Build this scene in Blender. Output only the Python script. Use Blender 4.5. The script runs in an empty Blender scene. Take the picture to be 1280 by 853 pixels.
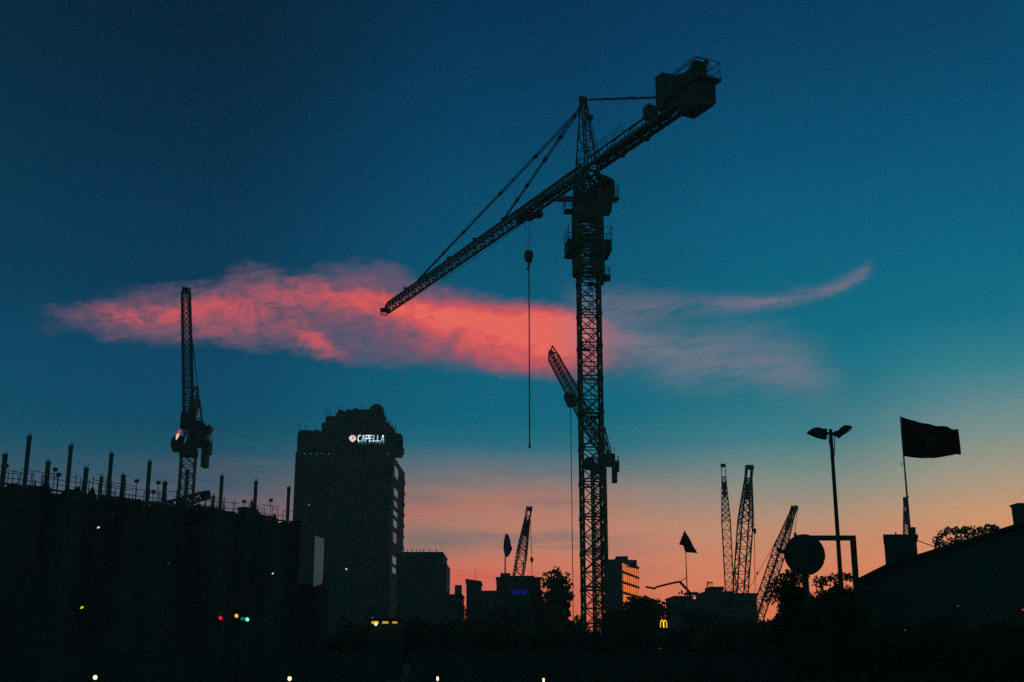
import bpy, bmesh, math, random
from mathutils import Vector, Matrix
R = math.radians
scene = bpy.context.scene
COL = scene.collection
rnd = random.Random(7)

# ------------------------------------------------------------------ camera
F = 1500.0                      # focal length in photo pixels (1280 wide)
PITCH = R(14.54)
CP, SP = math.cos(PITCH), math.sin(PITCH)
EYE = 2.0
cam_d = bpy.data.cameras.new("camera")
cam = bpy.data.objects.new("camera", cam_d)
COL.objects.link(cam)
cam.location = (0, 0, EYE)
cam.rotation_euler = (R(90) + PITCH, 0, 0)
cam_d.sensor_width = 36.0
cam_d.lens = F / 1280 * 36
cam_d.clip_start = 0.1
cam_d.clip_end = 20000
scene.camera = cam


def ray(px, py):
    u, v = (px - 640) / F, (426.5 - py) / F
    return Vector((u, CP - v * SP, SP + v * CP))


def at(px, py, Y):
    """The place at distance Y in front of the camera seen at photo pixel px, py."""
    d = ray(px, py)
    t = Y / d.y
    return Vector((d.x * t, Y, EYE + d.z * t))


def azel(px, py):
    d = ray(px, py).normalized()
    return math.degrees(math.atan2(d.x, d.y)), math.degrees(math.asin(d.z))


def lin(c):
    return tuple(((x / 255) / 12.92 if x <= 10 else ((x / 255 + .055) / 1.055) ** 2.4) for x in c)


# ------------------------------------------------------------------ render settings
scene.view_settings.view_transform = 'Standard'
scene.view_settings.look = 'None'
scene.view_settings.exposure = 0
scene.view_settings.gamma = 1
scene.view_settings.use_curve_mapping = False
scene.cycles.use_denoising = False
scene.cycles.use_adaptive_sampling = False
scene.cycles.max_bounces = 4
scene.cycles.volume_bounces = 0


# ------------------------------------------------------------------ sky (a function of the direction only)
class NT:
    def __init__(self, tree):
        self.t = tree

    def new(self, kind, **kw):
        n = self.t.nodes.new(kind)
        for k, v in kw.items():
            setattr(n, k, v)
        return n

    def link(self, a, b):
        self.t.links.new(a, b)

    def val(self, sock, v):
        if isinstance(v, S):
            self.link(v.s, sock)
        elif hasattr(v, 'is_output'):
            self.link(v, sock)
        else:
            sock.default_value = v

    def math(self, op, *a, clamp=False):
        n = self.new('ShaderNodeMath', operation=op, use_clamp=clamp)
        for i, v in enumerate(a):
            self.val(n.inputs[i], v)
        return S(self, n.outputs[0])

    def mix(self, f, a, b, mode='MIX'):
        n = self.new('ShaderNodeMix', data_type='RGBA', blend_type=mode)
        n.clamp_factor = True
        for sock, v in ((n.inputs[0], f), (n.inputs[6], a), (n.inputs[7], b)):
            if isinstance(v, tuple) and len(v) == 3:
                v = (*v, 1)
            self.val(sock, v)
        return n.outputs[2]

    def noise(self, vec, scale, detail=4, rough=.55, dist=0):
        n = self.new('ShaderNodeTexNoise', noise_dimensions='3D')
        self.val(n.inputs['Vector'], vec)
        n.inputs['Scale'].default_value = scale
        n.inputs['Detail'].default_value = detail
        n.inputs['Roughness'].default_value = rough
        n.inputs['Distortion'].default_value = dist
        return S(self, n.outputs[0])

    def vec(self, x, y, z=0.0):
        n = self.new('ShaderNodeCombineXYZ')
        for i, v in enumerate((x, y, z)):
            self.val(n.inputs[i], v)
        return n.outputs[0]

    def smooth(self, v, lo, hi):
        n = self.new('ShaderNodeMapRange', interpolation_type='SMOOTHSTEP')
        self.val(n.inputs[0], v)
        for i, x in ((1, lo), (2, hi), (3, 0.0), (4, 1.0)):
            self.val(n.inputs[i], x)
        return S(self, n.outputs[0])

    def curve(self, v, pts, lo, hi):
        """piecewise smooth curve through pts (x, y), x in any range, y mapped from lo..hi"""
        x0, x1 = pts[0][0], pts[-1][0]
        n = self.new('ShaderNodeFloatCurve')
        c = n.mapping.curves[0]
        q = [((x - x0) / (x1 - x0), (y - lo) / (hi - lo)) for x, y in pts]
        c.points[0].location, c.points[1].location = q[0], q[-1]
        for p in q[1:-1]:
            c.points.new(*p)
        n.mapping.update()
        t = (v - x0) * (1 / (x1 - x0))
        self.val(n.inputs['Value'], t)
        return S(self, n.outputs[0]) * (hi - lo) + lo

    def ramp(self, v, stops):
        n = self.new('ShaderNodeValToRGB')
        e = n.color_ramp.elements
        n.color_ramp.interpolation = 'LINEAR'
        while len(e) > 1:
            e.remove(e[-1])
        e[0].position, e[0].color = stops[0][0], (*stops[0][1], 1)
        for p, c in stops[1:]:
            x = e.new(p)
            x.color = (*c, 1)
        self.val(n.inputs[0], v)
        return n.outputs[0]


class S:
    def __init__(self, nt, s):
        self.nt, self.s = nt, s

    def __add__(self, o): return self.nt.math('ADD', self, o)
    __radd__ = __add__
    def __sub__(self, o): return self.nt.math('SUBTRACT', self, o)
    def __rsub__(self, o): return self.nt.math('SUBTRACT', o, self)
    def __mul__(self, o): return self.nt.math('MULTIPLY', self, o)
    __rmul__ = __mul__
    def __truediv__(self, o): return self.nt.math('DIVIDE', self, o)


SUN_AZ, SUN_EL = R(34), R(1.2)      # the sun has just about set, off to the right of the view

world = bpy.data.worlds.new("World")
scene.world = world
world.use_nodes = True
wt = world.node_tree
wt.nodes.clear()
N = NT(wt)
out = N.new('ShaderNodeOutputWorld')
bg = N.new('ShaderNodeBackground')
N.link(bg.outputs[0], out.inputs[0])
tc = N.new('ShaderNodeTexCoord')
sep = N.new('ShaderNodeSeparateXYZ')
N.link(tc.outputs['Generated'], sep.inputs[0])
dx, dy, dz = (S(N, sep.outputs[i]) for i in range(3))
DEG = 180 / math.pi
az = N.math('ARCTAN2', dx, dy) * DEG
el = N.math('ARCSINE', dz) * DEG

ELMAX = 50.0


def column(px, rows, top):
    st = []
    for py, c in sorted(rows, key=lambda r: -r[0]):
        st.append((max(0.0, azel(px, py)[1]) / ELMAX, lin(c)))
    st.append((1.0, lin(top)))
    return st


colL = column(40, [(815, (150, 85, 85)), (760, (140, 92, 95)), (700, (128, 98, 108)), (650, (104, 96, 110)), (600, (66, 92, 112)), (560, (24, 86, 110)), (520, (0, 79, 108)), (440, (0, 73, 106)),
                   (330, (0, 60, 92)), (200, (0, 49, 80)), (80, (0, 40, 68)), (0, (0, 35, 60))], (0, 24, 48))
colM = column(640, [(815, (222, 98, 74)), (760, (224, 108, 82)), (710, (220, 128, 98)), (660, (204, 136, 112)), (620, (170, 132, 120)), (585, (112, 126, 134)), (555, (36, 117, 137)), (525, (0, 108, 133)), (470, (0, 104, 131)),
                    (350, (0, 91, 123)), (230, (0, 76, 112)), (100, (0, 60, 95)), (0, (0, 51, 85))], (0, 34, 64))
colR = column(1000, [(815, (238, 122, 78)), (750, (236, 130, 88)), (700, (226, 142, 104)), (650, (202, 154, 124)), (600, (142, 156, 144)), (550, (70, 138, 148)), (500, (20, 124, 144)), (430, (0, 117, 141)),
                     (320, (0, 104, 137)), (200, (0, 86, 123)), (90, (0, 71, 109)), (0, (0, 60, 99))], (0, 40, 78))
colE = column(1250, [(815, (246, 142, 84)), (700, (240, 150, 102)), (640, (222, 164, 120)), (590, (180, 168, 144)), (540, (134, 160, 152)), (495, (96, 146, 154)), (455, (52, 137, 152)), (390, (4, 119, 146)),
                     (300, (0, 107, 140)), (200, (0, 92, 129)), (90, (0, 77, 115)), (0, (0, 66, 105))], (0, 44, 82))
colG = column(1250, [(815, (255, 168, 60)), (700, (255, 165, 80)), (620, (250, 170, 110)), (540, (190, 165, 140)), (450, (90, 145, 150)), (330, (0, 110, 140)),
                     (100, (0, 80, 118))], (0, 46, 84))
colB = column(640, [(815, (46, 98, 92)), (650, (40, 108, 102)), (400, (34, 102, 98)), (0, (14, 74, 80))], (0, 38, 56))  # sky behind the camera, brightened in teal to lift the dark foreground

# slow unevenness of the evening air, so no band runs dead level
wa = N.vec(az * 0.035, el * 0.16)
warp = (N.noise(wa, 1.0, 3) - 0.5) * 1.7
elw = el + warp * N.smooth(el, -1.0, 4.0)
ef = elw * (1 / ELMAX)
azs = [azel(230, 450)[0], azel(640, 450)[0], azel(1000, 500)[0], azel(1250, 500)[0]]
c = N.ramp(ef, colL)
c = N.mix(N.smooth(az, azs[0], azs[1]), c, N.ramp(ef, colM))
c = N.mix(N.smooth(az, azs[1], azs[2]), c, N.ramp(ef, colR))
c = N.mix(N.smooth(az, azs[2], azs[3]), c, N.ramp(ef, colE))
c = N.mix(N.smooth(az, azs[3] + 0.5, 27.0), c, N.ramp(ef, colG))
away = N.smooth(N.math('ABSOLUTE', az - 8.0), 26.0, 75.0)
c = N.mix(away, c, N.ramp(ef, colB))

# --- clouds: coordinates in photo-size units (one unit = 1/1500 rad of direction)
U = 1500 / DEG
X = az * U
Z = el * U


def uv(px, py):
    a, e = azel(px, py)
    return a * U, e * U


def blob(x, z, px, py, rx, ry, tilt=0.0):
    cx, cz = uv(px, py)
    a, b = x - cx, z - cz
    ct, st = math.cos(R(tilt)), math.sin(R(tilt))
    p = (a * ct + b * st) * (1 / rx)
    q = (b * ct - a * st) * (1 / ry)
    return N.math('EXPONENT', (p * p + q * q) * -1.0)


def edge(v, pts):
    q = [uv(*p) for p in pts]
    ys = [p[1] for p in q]
    return N.curve(v, q, min(ys) - 40, max(ys) + 40)


# warps: wisps drawn out along the wind, with curls
w1 = N.noise(N.vec(X * 0.010, Z * 0.022), 1.0, 5, .6, .6) - 0.5
w2 = N.noise(N.vec(X * 0.010 + 31.0, Z * 0.022 + 7.0), 1.0, 5, .6, .6) - 0.5
w3 = N.noise(N.vec(X * 0.045 + 5.0, Z * 0.10 - X * 0.012), 1.0, 6, .66) - 0.5
fil = N.noise(N.vec(X * 0.016 + 17.0, Z * 0.13 - X * 0.026 + w1 * 2.2), 1.0, 6, .62, .5)
left = N.smooth(X * -1.0, -uv(600, 400)[0], -uv(380, 400)[0])
amt = 14.0 + left * 36.0
Xw = X + w2 * 60.0
Zw = Z + w1 * amt + w3 * 18.0
topA = edge(Xw, [(-20, 400), (45, 380), (120, 364), (200, 354), (265, 342), (320, 324), (370, 330), (420, 324), (480, 322), (520, 338), (600, 362), (680, 374), (740, 388), (800, 400)])
botA = edge(Xw, [(-20, 408), (45, 422), (120, 430), (210, 436), (300, 443), (370, 447), (430, 458), (500, 462), (580, 467), (650, 474), (740, 482), (800, 480)])
softT = 20.0 + left * 12.0
dA = N.smooth((topA - Zw) / softT, -0.25, 1.0) * N.smooth((Zw - botA) / 24.0, -0.35, 1.0)
dA = dA * (0.35 + 0.65 * N.smooth(Xw, uv(0, 400)[0], uv(190, 400)[0])) * N.smooth(Xw, uv(-10, 400)[0], uv(60, 400)[0]) * N.smooth(X * -1.0, -uv(850, 400)[0], -uv(690, 400)[0])
tex = N.noise(N.vec(Xw * 0.012, Zw * 0.045), 1.0, 6, .62, .4)
tex2 = N.noise(N.vec(X * 0.030 + 11.0, Zw * 0.055), 1.0, 5, .6, 1.0)
inner = N.smooth(dA, 0.35, 1.0)
near = N.smooth(dA, 0.02, 0.3)
dA = near * N.smooth(dA + (fil - 0.5) * (0.75 - inner * 0.4) + (tex - 0.45) * 0.8 - 0.02 - left * 0.08, -0.02, 1.02)
dA = dA * (1.0 - 0.30 * left * N.smooth(tex2 * -1.0 + (fil - 0.5) * -0.4, -0.55, -0.30))
gX, gZ = Xw, Z + w1 * 22.0 + w3 * 6.0
g = blob(gX, gZ, 580, 396, 190, 16, -6.5) * 0.8 + blob(gX, gZ, 630, 424, 125, 34, -7) * 0.72 \
    + blob(gX, gZ, 690, 415, 70, 40, -6) * 0.5 + blob(gX, gZ, 325, 386, 85, 30, 8) * 0.30 + blob(gX, gZ, 470, 366, 60, 22, 0) * 0.16 \
    + blob(gX, gZ, 402, 432, 34, 11, -30) * 0.5 + blob(gX, gZ, 250, 388, 70, 9, 8) * 0.3 + blob(gX, gZ, 158, 397, 26, 8) * 0.28 \
    + blob(gX, gZ, 190, 396, 140, 22) * 0.2
g = g * (0.35 + tex2 * 1.3) + (tex2 - 0.5) * 0.40 + (fil - 0.5) * 0.30 * left + (fil - 0.5) * 0.08
cA = N.ramp(g, [(0.0, lin((104, 92, 120))), (0.2, lin((140, 92, 114))), (0.5, lin((200, 92, 106))), (0.8, lin((242, 98, 94))), (1.05 / 1.05, lin((255, 112, 100)))])
c = N.mix(dA * (0.80 + 0.20 * N.smooth(g, 0.0, 0.5)), c, cA)

# thin trailing wisps to the right
cB = edge(X, [(690, 384), (760, 383), (850, 382), (930, 380), (990, 373), (1040, 360), (1095, 331)])
wB = N.curve(X, [(uv(690, 380)[0], 26), (uv(800, 380)[0], 16), (uv(930, 380)[0], 8), (uv(1040, 360)[0], 7), (uv(1095, 335)[0], 8)], 0, 40)
tB = (Z + w1 * 9.0 + w3 * 14.0 - cB) / wB
dB = N.math('EXPONENT', tB * tB * -1.0) * N.smooth(X, uv(690, 380)[0], uv(760, 380)[0]) * N.smooth(X * -1.0, -uv(1096, 335)[0], -uv(1075, 340)[0])
dB = dB * N.smooth(tex + (fil - 0.5) * 0.9, 0.15, 0.62) * (0.30 + 0.22 * blob(X, Z, 990, 374, 90, 60))
c = N.mix(dB, c, lin((176, 136, 146)))
cC = edge(X, [(690, 420), (770, 425), (830, 440), (880, 447), (940, 449), (1000, 464), (1080, 500)])
tC = (Z + w1 * 30.0 + w3 * 22.0 - cC) / 34.0
dC = N.math('EXPONENT', tC * tC * -1.0) * N.smooth(X, uv(680, 380)[0], uv(740, 380)[0]) * N.smooth(X * -1.0, -uv(1075, 335)[0], -uv(960, 340)[0])
c = N.mix(dC * N.smooth(tex + (fil - 0.5) * 0.5, 0.12, 0.62) * 0.62, c, lin((144, 134, 148)))

# low streaks over the horizon
sN = N.noise(N.vec(X * 0.0035 + 3.0, (Z + w1 * 14.0) * 0.034), 1.0, 4, .55, .3)
low = N.smooth(Z * -1.0, -uv(640, 560)[1], -uv(640, 605)[1]) * N.smooth(Z, uv(640, 760)[1], uv(640, 720)[1])
leftish = N.smooth(X * -1.0, -uv(900, 400)[0], -uv(640, 400)[0]) * (N.smooth(X, uv(250, 400)[0], uv(520, 400)[0]) * .85 + .15)
c = N.mix(low * leftish * N.smooth(sN, 0.50, 0.72) * 0.75, c, lin((112, 116, 124)))
c = N.mix(low * leftish * N.smooth(sN * -1.0, -0.48, -0.30) * 0.35, c, lin((216, 124, 104)))
c = N.mix(blob(X, Z + w1 * 16.0, 560, 632, 150, 12, 4) * 0.4, c, lin((208, 118, 100)))
c = N.mix(blob(X, Z + w1 * 16.0, 545, 677, 90, 17, 1) * 0.75, c, lin((128, 118, 116)))
c = N.mix(blob(X, Z + w1 * 10.0, 585, 722, 75, 14, 0) * 0.6, c, lin((226, 96, 84)))

# brightness of the low sky as seen through the evening air
boost = 1.0 + 0.28 * N.smooth(el * -1.0, -18.0, -4.0)
c = N.mix(1.0, c, N.vec(boost, boost, boost), mode='MULTIPLY')

# the ground side of the world (only lights things from below the horizon)
c = N.mix(N.smooth(el, -2.5, -0.4), lin((8, 18, 22)), c)
sky = N.new('ShaderNodeTexSky', sky_type='NISHITA')
sky.sun_disc = False
sky.sun_elevation = SUN_EL
sky.sun_rotation = SUN_AZ
faint = N.new('ShaderNodeVectorMath', operation='SCALE')
N.link(sky.outputs[0], faint.inputs[0])
faint.inputs['Scale'].default_value = 0.0006
addn = N.mix(1.0, c, faint.outputs[0], mode='ADD')
N.link(addn, bg.inputs[0])
bg.inputs[1].default_value = 1.0
world.cycles.sampling_method = 'NONE'

sun_d = bpy.data.lights.new("sun", 'SUN')
sun_d.energy = 0.05
sun_d.color = (1.0, 0.55, 0.25)
sun_d.angle = R(0.6)
sun = bpy.data.objects.new("sun", sun_d)
COL.objects.link(sun)
sd = Vector((math.sin(SUN_AZ) * math.cos(SUN_EL), math.cos(SUN_AZ) * math.cos(SUN_EL), math.sin(SUN_EL)))
sun.rotation_euler = (-sd).to_track_quat('-Z', 'Y').to_euler()

# ------------------------------------------------------------------ materials
def mat(name, col, rough=.7, metal=0.0, vary=.35, scale=1.5, spec=.3, bump=0.0, streak=False):
    m = bpy.data.materials.new(name)
    m.use_nodes = True
    t = m.node_tree
    b = t.nodes['Principled BSDF']
    n = NT(t)
    co = n.new('ShaderNodeTexCoord')
    v = co.outputs['Object']
    if streak:
        mp = n.new('ShaderNodeMapping')
        mp.inputs['Scale'].default_value = (1, 1, .12)
        n.link(v, mp.inputs[0])
        v = mp.outputs[0]
    k = n.noise(v, scale, 5, .6)
    lo = tuple(x * (1 - vary) for x in col)
    hi = tuple(min(1, x * (1 + vary)) for x in col)
    n.link(n.mix(n.smooth(k, .3, .7), lo, hi), b.inputs['Base Color'])
    r = k * .3 + (rough - .15)
    n.link(r.s, b.inputs['Roughness'])
    b.inputs['Metallic'].default_value = metal
    b.inputs['Specular IOR Level'].default_value = spec
    if bump:
        bp = n.new('ShaderNodeBump')
        bp.inputs['Strength'].default_value = bump
        n.link(n.noise(v, scale * 6, 4).s, bp.inputs['Height'])
        n.link(bp.outputs[0], b.inputs['Normal'])
    return m


def lamp_mat(name, col, power):
    m = bpy.data.materials.new(name)
    m.use_nodes = True
    b = m.node_tree.nodes['Principled BSDF']
    b.inputs['Base Color'].default_value = (*lin(col), 1)
    b.inputs['Emission Color'].default_value = (*lin(col), 1)
    b.inputs['Emission Strength'].default_value = power
    return m


M = {
    'crane_steel': mat('crane_steel', (.10, .085, .05), .65, .0, .4, 2.0, .15),
    'dark_steel': mat('dark_steel', (.045, .045, .045), .7, .0, .4, 2.5),
    'grey_steel': mat('grey_steel', (.08, .082, .085), .6, .2, .3, 2.5),
    'red_steel': mat('red_steel', (.16, .06, .04), .6, .0, .4, 2.0),
    'rope': mat('rope', (.05, .05, .05), .7, .2, .2),
    'concrete': mat('concrete', (.11, .105, .095), .85, 0, .3, .8, bump=.2, streak=True),
    'ballast': mat('ballast', (.075, .072, .065), .9, 0, .3, 1.2, bump=.2),
    'netting': mat('netting', (.03, .042, .04), .9, 0, .7, .35, .1, streak=True),
    'formwork': mat('formwork', (.12, .075, .035), .8, 0, .4, 1.3),
    'render_wall': mat('render_wall', (.055, .053, .05), .85, 0, .25, .25, streak=True),
    'dark_cladding': mat('dark_cladding', (.032, .034, .036), .9, 0, .3, .2, .1, streak=True),
    'brick_wall': mat('brick_wall', (.14, .08, .06), .85, 0, .3, .6),
    'pale_panel': mat('pale_panel', (.72, .75, .78), .5, 0, .12, .6, streak=True),
    'roof_sheet': mat('roof_sheet', (.035, .034, .033), .85, .0, .35, .8),
    'glass': mat('glass', (.012, .018, .022), .5, 0, .2, .5, .15),
    'bark': mat('bark', (.06, .045, .03), .95, 0, .4, 4, .1),
    'leaf': mat('leaf', (.04, .06, .022), .75, 0, .5, .9, .2),
    'leaf_olive': mat('leaf_olive', (.06, .065, .03), .75, 0, .5, .9, .2),
    'red_cloth': mat('red_cloth', (.13, .012, .014), .9, 0, .15, 3, .1),
    'green_cloth': mat('green_cloth', (.01, .09, .04), .9, 0, .15, 3, .1),
    'blue_cloth': mat('blue_cloth', (.05, .09, .16), .9, 0, .2, 3, .1),
    'asphalt': mat('asphalt', (.05, .05, .05), .9, 0, .3, 1.5, .2, bump=.2),
    'soil': mat('soil', (.085, .07, .05), .95, 0, .5, .12, .1, bump=.3),
    'paving': mat('paving', (.2, .19, .18), .9, 0, .25, 1.0, .2),
    'paint': mat('paint', (.65, .65, .62), .7, 0, .2, 2),
    'hoarding': mat('hoarding', (.03, .034, .034), .8, .0, .3, .5, streak=True),
    'warm_white': lamp_mat('warm_white', (255, 226, 178), 1.6),
    'crane_lamp': lamp_mat('crane_lamp', (255, 214, 170), .85),
    'cool_white': lamp_mat('cool_white', (222, 236, 255), 1.0),
    'sign_white': lamp_mat('sign_white', (226, 244, 255), .75),
    'sign_dim': lamp_mat('sign_dim', (120, 190, 205), .30),
    'emblem_pale': lamp_mat('emblem_pale', (255, 222, 214), 1.0),
    'emblem_coral': lamp_mat('emblem_coral', (246, 150, 132), .95),
    'yellow_lamp': lamp_mat('yellow_lamp', (255, 214, 40), .95),
    'strip_yellow': lamp_mat('strip_yellow', (226, 190, 26), .72),
    'amber_lamp': lamp_mat('amber_lamp', (255, 178, 72), 1.3),
    'orange_dim': lamp_mat('orange_dim', (230, 96, 40), .55),
    'red_lamp': lamp_mat('red_lamp', (232, 24, 44), 1.4),
    'green_lamp': lamp_mat('green_lamp', (120, 255, 228), 1.4),
    'green_glow': lamp_mat('green_glow', (20, 120, 112), .8),
    'blue_lamp': lamp_mat('blue_lamp', (24, 40, 190), .3),
    'window_lit': lamp_mat('window_lit', (120, 158, 160), .27),
    'window_dim': lamp_mat('window_dim', (70, 112, 120), .35),
}


# ------------------------------------------------------------------ geometry
class MB:
    def __init__(self):
        self.v, self.f, self.slot, self.cur = [], [], [], 0

    def _add(self, vs, fs):
        o = len(self.v)
        self.v += [Vector(p) for p in vs]
        self.f += [tuple(o + i for i in f) for f in fs]
        self.slot += [self.cur] * len(fs)

    def frame(self, o, ax, ay, az):
        """eight corners from origin o (centre) and three half-axis vectors"""
        o, ax, ay, az = map(Vector, (o, ax, ay, az))
        vs = [o + sx * ax + sy * ay + sz * az for sz in (-1, 1) for sy in (-1, 1) for sx in (-1, 1)]
        self._add(vs, [(0, 2, 3, 1), (4, 5, 7, 6), (0, 1, 5, 4), (1, 3, 7, 5), (3, 2, 6, 7), (2, 0, 4, 6)])

    def box(self, c, size, rz=0.0):
        cr, sr = math.cos(rz), math.sin(rz)
        self.frame(c, (size[0] / 2 * cr, size[0] / 2 * sr, 0), (-size[1] / 2 * sr, size[1] / 2 * cr, 0), (0, 0, size[2] / 2))

    def bar(self, p, q, w, h=None, up=(0, 0, 1)):
        p, q = Vector(p), Vector(q)
        d = q - p
        L = d.length
        if L < 1e-6:
            return
        d /= L
        u = Vector(up)
        if abs(d.dot(u)) > .95:
            u = Vector((1, 0, 0))
        s = d.cross(u).normalized()
        t = s.cross(d)
        h = w if h is None else h
        self.frame((p + q) / 2, d * L / 2, s * w / 2, t * h / 2)

    def tube(self, pts, r, n=8, taper=None):
        pts = [Vector(p) for p in pts]
        o = len(self.v)
        for i, p in enumerate(pts):
            a = pts[max(0, i - 1)]
            b = pts[min(len(pts) - 1, i + 1)]
            d = (b - a).normalized()
            u = Vector((0, 0, 1)) if abs(d.z) < .95 else Vector((1, 0, 0))
            s = d.cross(u).normalized()
            t = s.cross(d)
            rr = r if taper is None else taper[i]
            for k in range(n):
                an = 2 * math.pi * k / n
                self.v.append(p + (s * math.cos(an) + t * math.sin(an)) * rr)
        for i in range(len(pts) - 1):
            for k in range(n):
                a, b = o + i * n + k, o + i * n + (k + 1) % n
                self.f.append((a, b, b + n, a + n))
                self.slot.append(self.cur)
        self.f.append(tuple(o + k for k in range(n))[::-1])
        self.f.append(tuple(o + (len(pts) - 1) * n + k for k in range(n)))
        self.slot += [self.cur] * 2

    def prism(self, pts, ext):
        """closed outline pts pushed along vector ext"""
        n = len(pts)
        ext = Vector(ext)
        pts = [Vector(p) for p in pts]
        self._add(pts + [p + ext for p in pts],
                  [tuple(range(n))[::-1], tuple(range(n, 2 * n))] + [(i, (i + 1) % n, n + (i + 1) % n, n + i) for i in range(n)])

    def ball(self, c, r, seg=12, rings=8):
        c = Vector(c)
        rx, ry, rz = (r, r, r) if not isinstance(r, tuple) else r
        vs = [c + Vector((0, 0, rz))]
        for i in range(1, rings):
            a = math.pi * i / rings
            for k in range(seg):
                b = 2 * math.pi * k / seg
                vs.append(c + Vector((rx * math.sin(a) * math.cos(b), ry * math.sin(a) * math.sin(b), rz * math.cos(a))))
        vs.append(c - Vector((0, 0, rz)))
        fs = [(0, 1 + k, 1 + (k + 1) % seg) for k in range(seg)]
        for i in range(rings - 2):
            for k in range(seg):
                a = 1 + i * seg + k
                b = 1 + i * seg + (k + 1) % seg
                fs.append((a, a + seg, b + seg, b))
        e = len(vs) - 1
        o = 1 + (rings - 2) * seg
        fs += [(e, o + (k + 1) % seg, o + k) for k in range(seg)]
        self._add(vs, fs)

    def rope(self, p, q, r, sag=0.0, n=6):
        p, q = Vector(p), Vector(q)
        k = 1 if not sag else 8
        self.tube([p.lerp(q, i / k) - Vector((0, 0, sag * 4 * (i / k) * (1 - i / k))) for i in range(k + 1)], r, n)

    def rail(self, pts, h, post=1.2, w=.05, mid=True, close=False):
        pts = [Vector(p) for p in pts]
        if close:
            pts.append(pts[0])
        up = Vector((0, 0, 1))
        for a, b in zip(pts, pts[1:]):
            self.bar(a + up * h, b + up * h, w)
            if mid:
                self.bar(a + up * h * .55, b + up * h * .55, w * .8)
            n = max(1, round((b - a).length / post))
            for i in range(n + 1):
                p = a.lerp(b, i / n)
                self.bar(p, p + up * h, w)

    def lattice(self, base, top, n, leg, lace, style='X', double=False, sides=(0, 1, 2, 3)):
        """a lattice between two quads of four corners, n bays"""
        base = [Vector(p) for p in base]
        top = [Vector(p) for p in top]
        for a, b in zip(base, top):
            self.bar(a, b, leg)
        for i in range(n + 1):
            t = i / n
            q = [a.lerp(b, t) for a, b in zip(base, top)]
            for s in sides:
                self.bar(q[s], q[(s + 1) % 4], lace)
                if double and i % 2 == 0:
                    off = (top[0] - base[0]).normalized() * lace * 3.2
                    self.bar(q[s] + off, q[(s + 1) % 4] + off, lace * 1.2)
            if i < n:
                t2 = (i + 1) / n
                q2 = [a.lerp(b, t2) for a, b in zip(base, top)]
                for s in sides:
                    e = (s + 1) % 4
                    if style == 'X':
                        self.bar(q[s], q2[e], lace)
                        self.bar(q[e], q2[s], lace)
                    elif (i + s) % 2:
                        self.bar(q[s], q2[e], lace)
                    else:
                        self.bar(q[e], q2[s], lace)

    def build(self, name, mats, parent=None, base=None, smooth=False):
        """link everything collected as ONE mesh object (world coordinates in, local to its thing)"""
        if base is None:
            base = parent['_base'] if parent is not None and '_base' in BASES.get(parent.name, {}) else (0, 0, 0)
        base = Vector(base)
        me = bpy.data.meshes.new(name)
        me.from_pydata([v - base for v in self.v], [], self.f)
        for m in (mats if isinstance(mats, (list, tuple)) else [mats]):
            me.materials.append(m)
        for p, s in zip(me.polygons, self.slot):
            p.material_index = s
            p.use_smooth = smooth
        me.update()
        o = bpy.data.objects.new(name, me)
        COL.objects.link(o)
        if parent is not None:
            o.parent = parent
        else:
            o.location = base
        BASES[o.name] = base
        return o


BASES = {}


def part(mb, name, m, parent, smooth=False, label=None):
    o = mb.build(name, m, parent, BASES[parent.name], smooth)
    if label:
        o['label'] = label
    return o


def tag(o, label=None, cat=None, group=None, kind=None):
    for k, v in (('label', label), ('category', cat), ('group', group), ('kind', kind)):
        if v:
            o[k] = v
    return o


def thing(name, loc, label, cat, group=None):
    o = bpy.data.objects.new(name, None)
    o.empty_display_size = .5
    COL.objects.link(o)
    o.location = loc
    BASES[o.name] = Vector(loc)
    return tag(o, label, cat, group)


def solo(mb, name, m, base, label, cat, group=None, kind=None, smooth=False):
    return tag(mb.build(name, m, None, base, smooth), label, cat, group, kind)


def structure(mb, name, m):
    return tag(mb.build(name, m, None, (0, 0, 0)), kind='structure')


def copy_tree(o, loc, label=None, parent=None):
    c = o.copy()
    COL.objects.link(c)
    if parent is None:
        c.location = loc
    else:
        c.parent = parent
    if label:
        c['label'] = label
    for ch in list(o.children):
        copy_tree(ch, None, None, c)
    return c


def rect(c, ax, ay, a, b):
    """four corners round centre c"""
    c, ax, ay = Vector(c), Vector(ax), Vector(ay)
    return [c - ax * a - ay * b, c + ax * a - ay * b, c + ax * a + ay * b, c - ax * a + ay * b]

# ------------------------------------------------------------------ the big hammerhead tower crane
ZU = Vector((0, 0, 1))


def dirv(deg):
    return Vector((math.sin(R(deg)), math.cos(R(deg)), 0))


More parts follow.
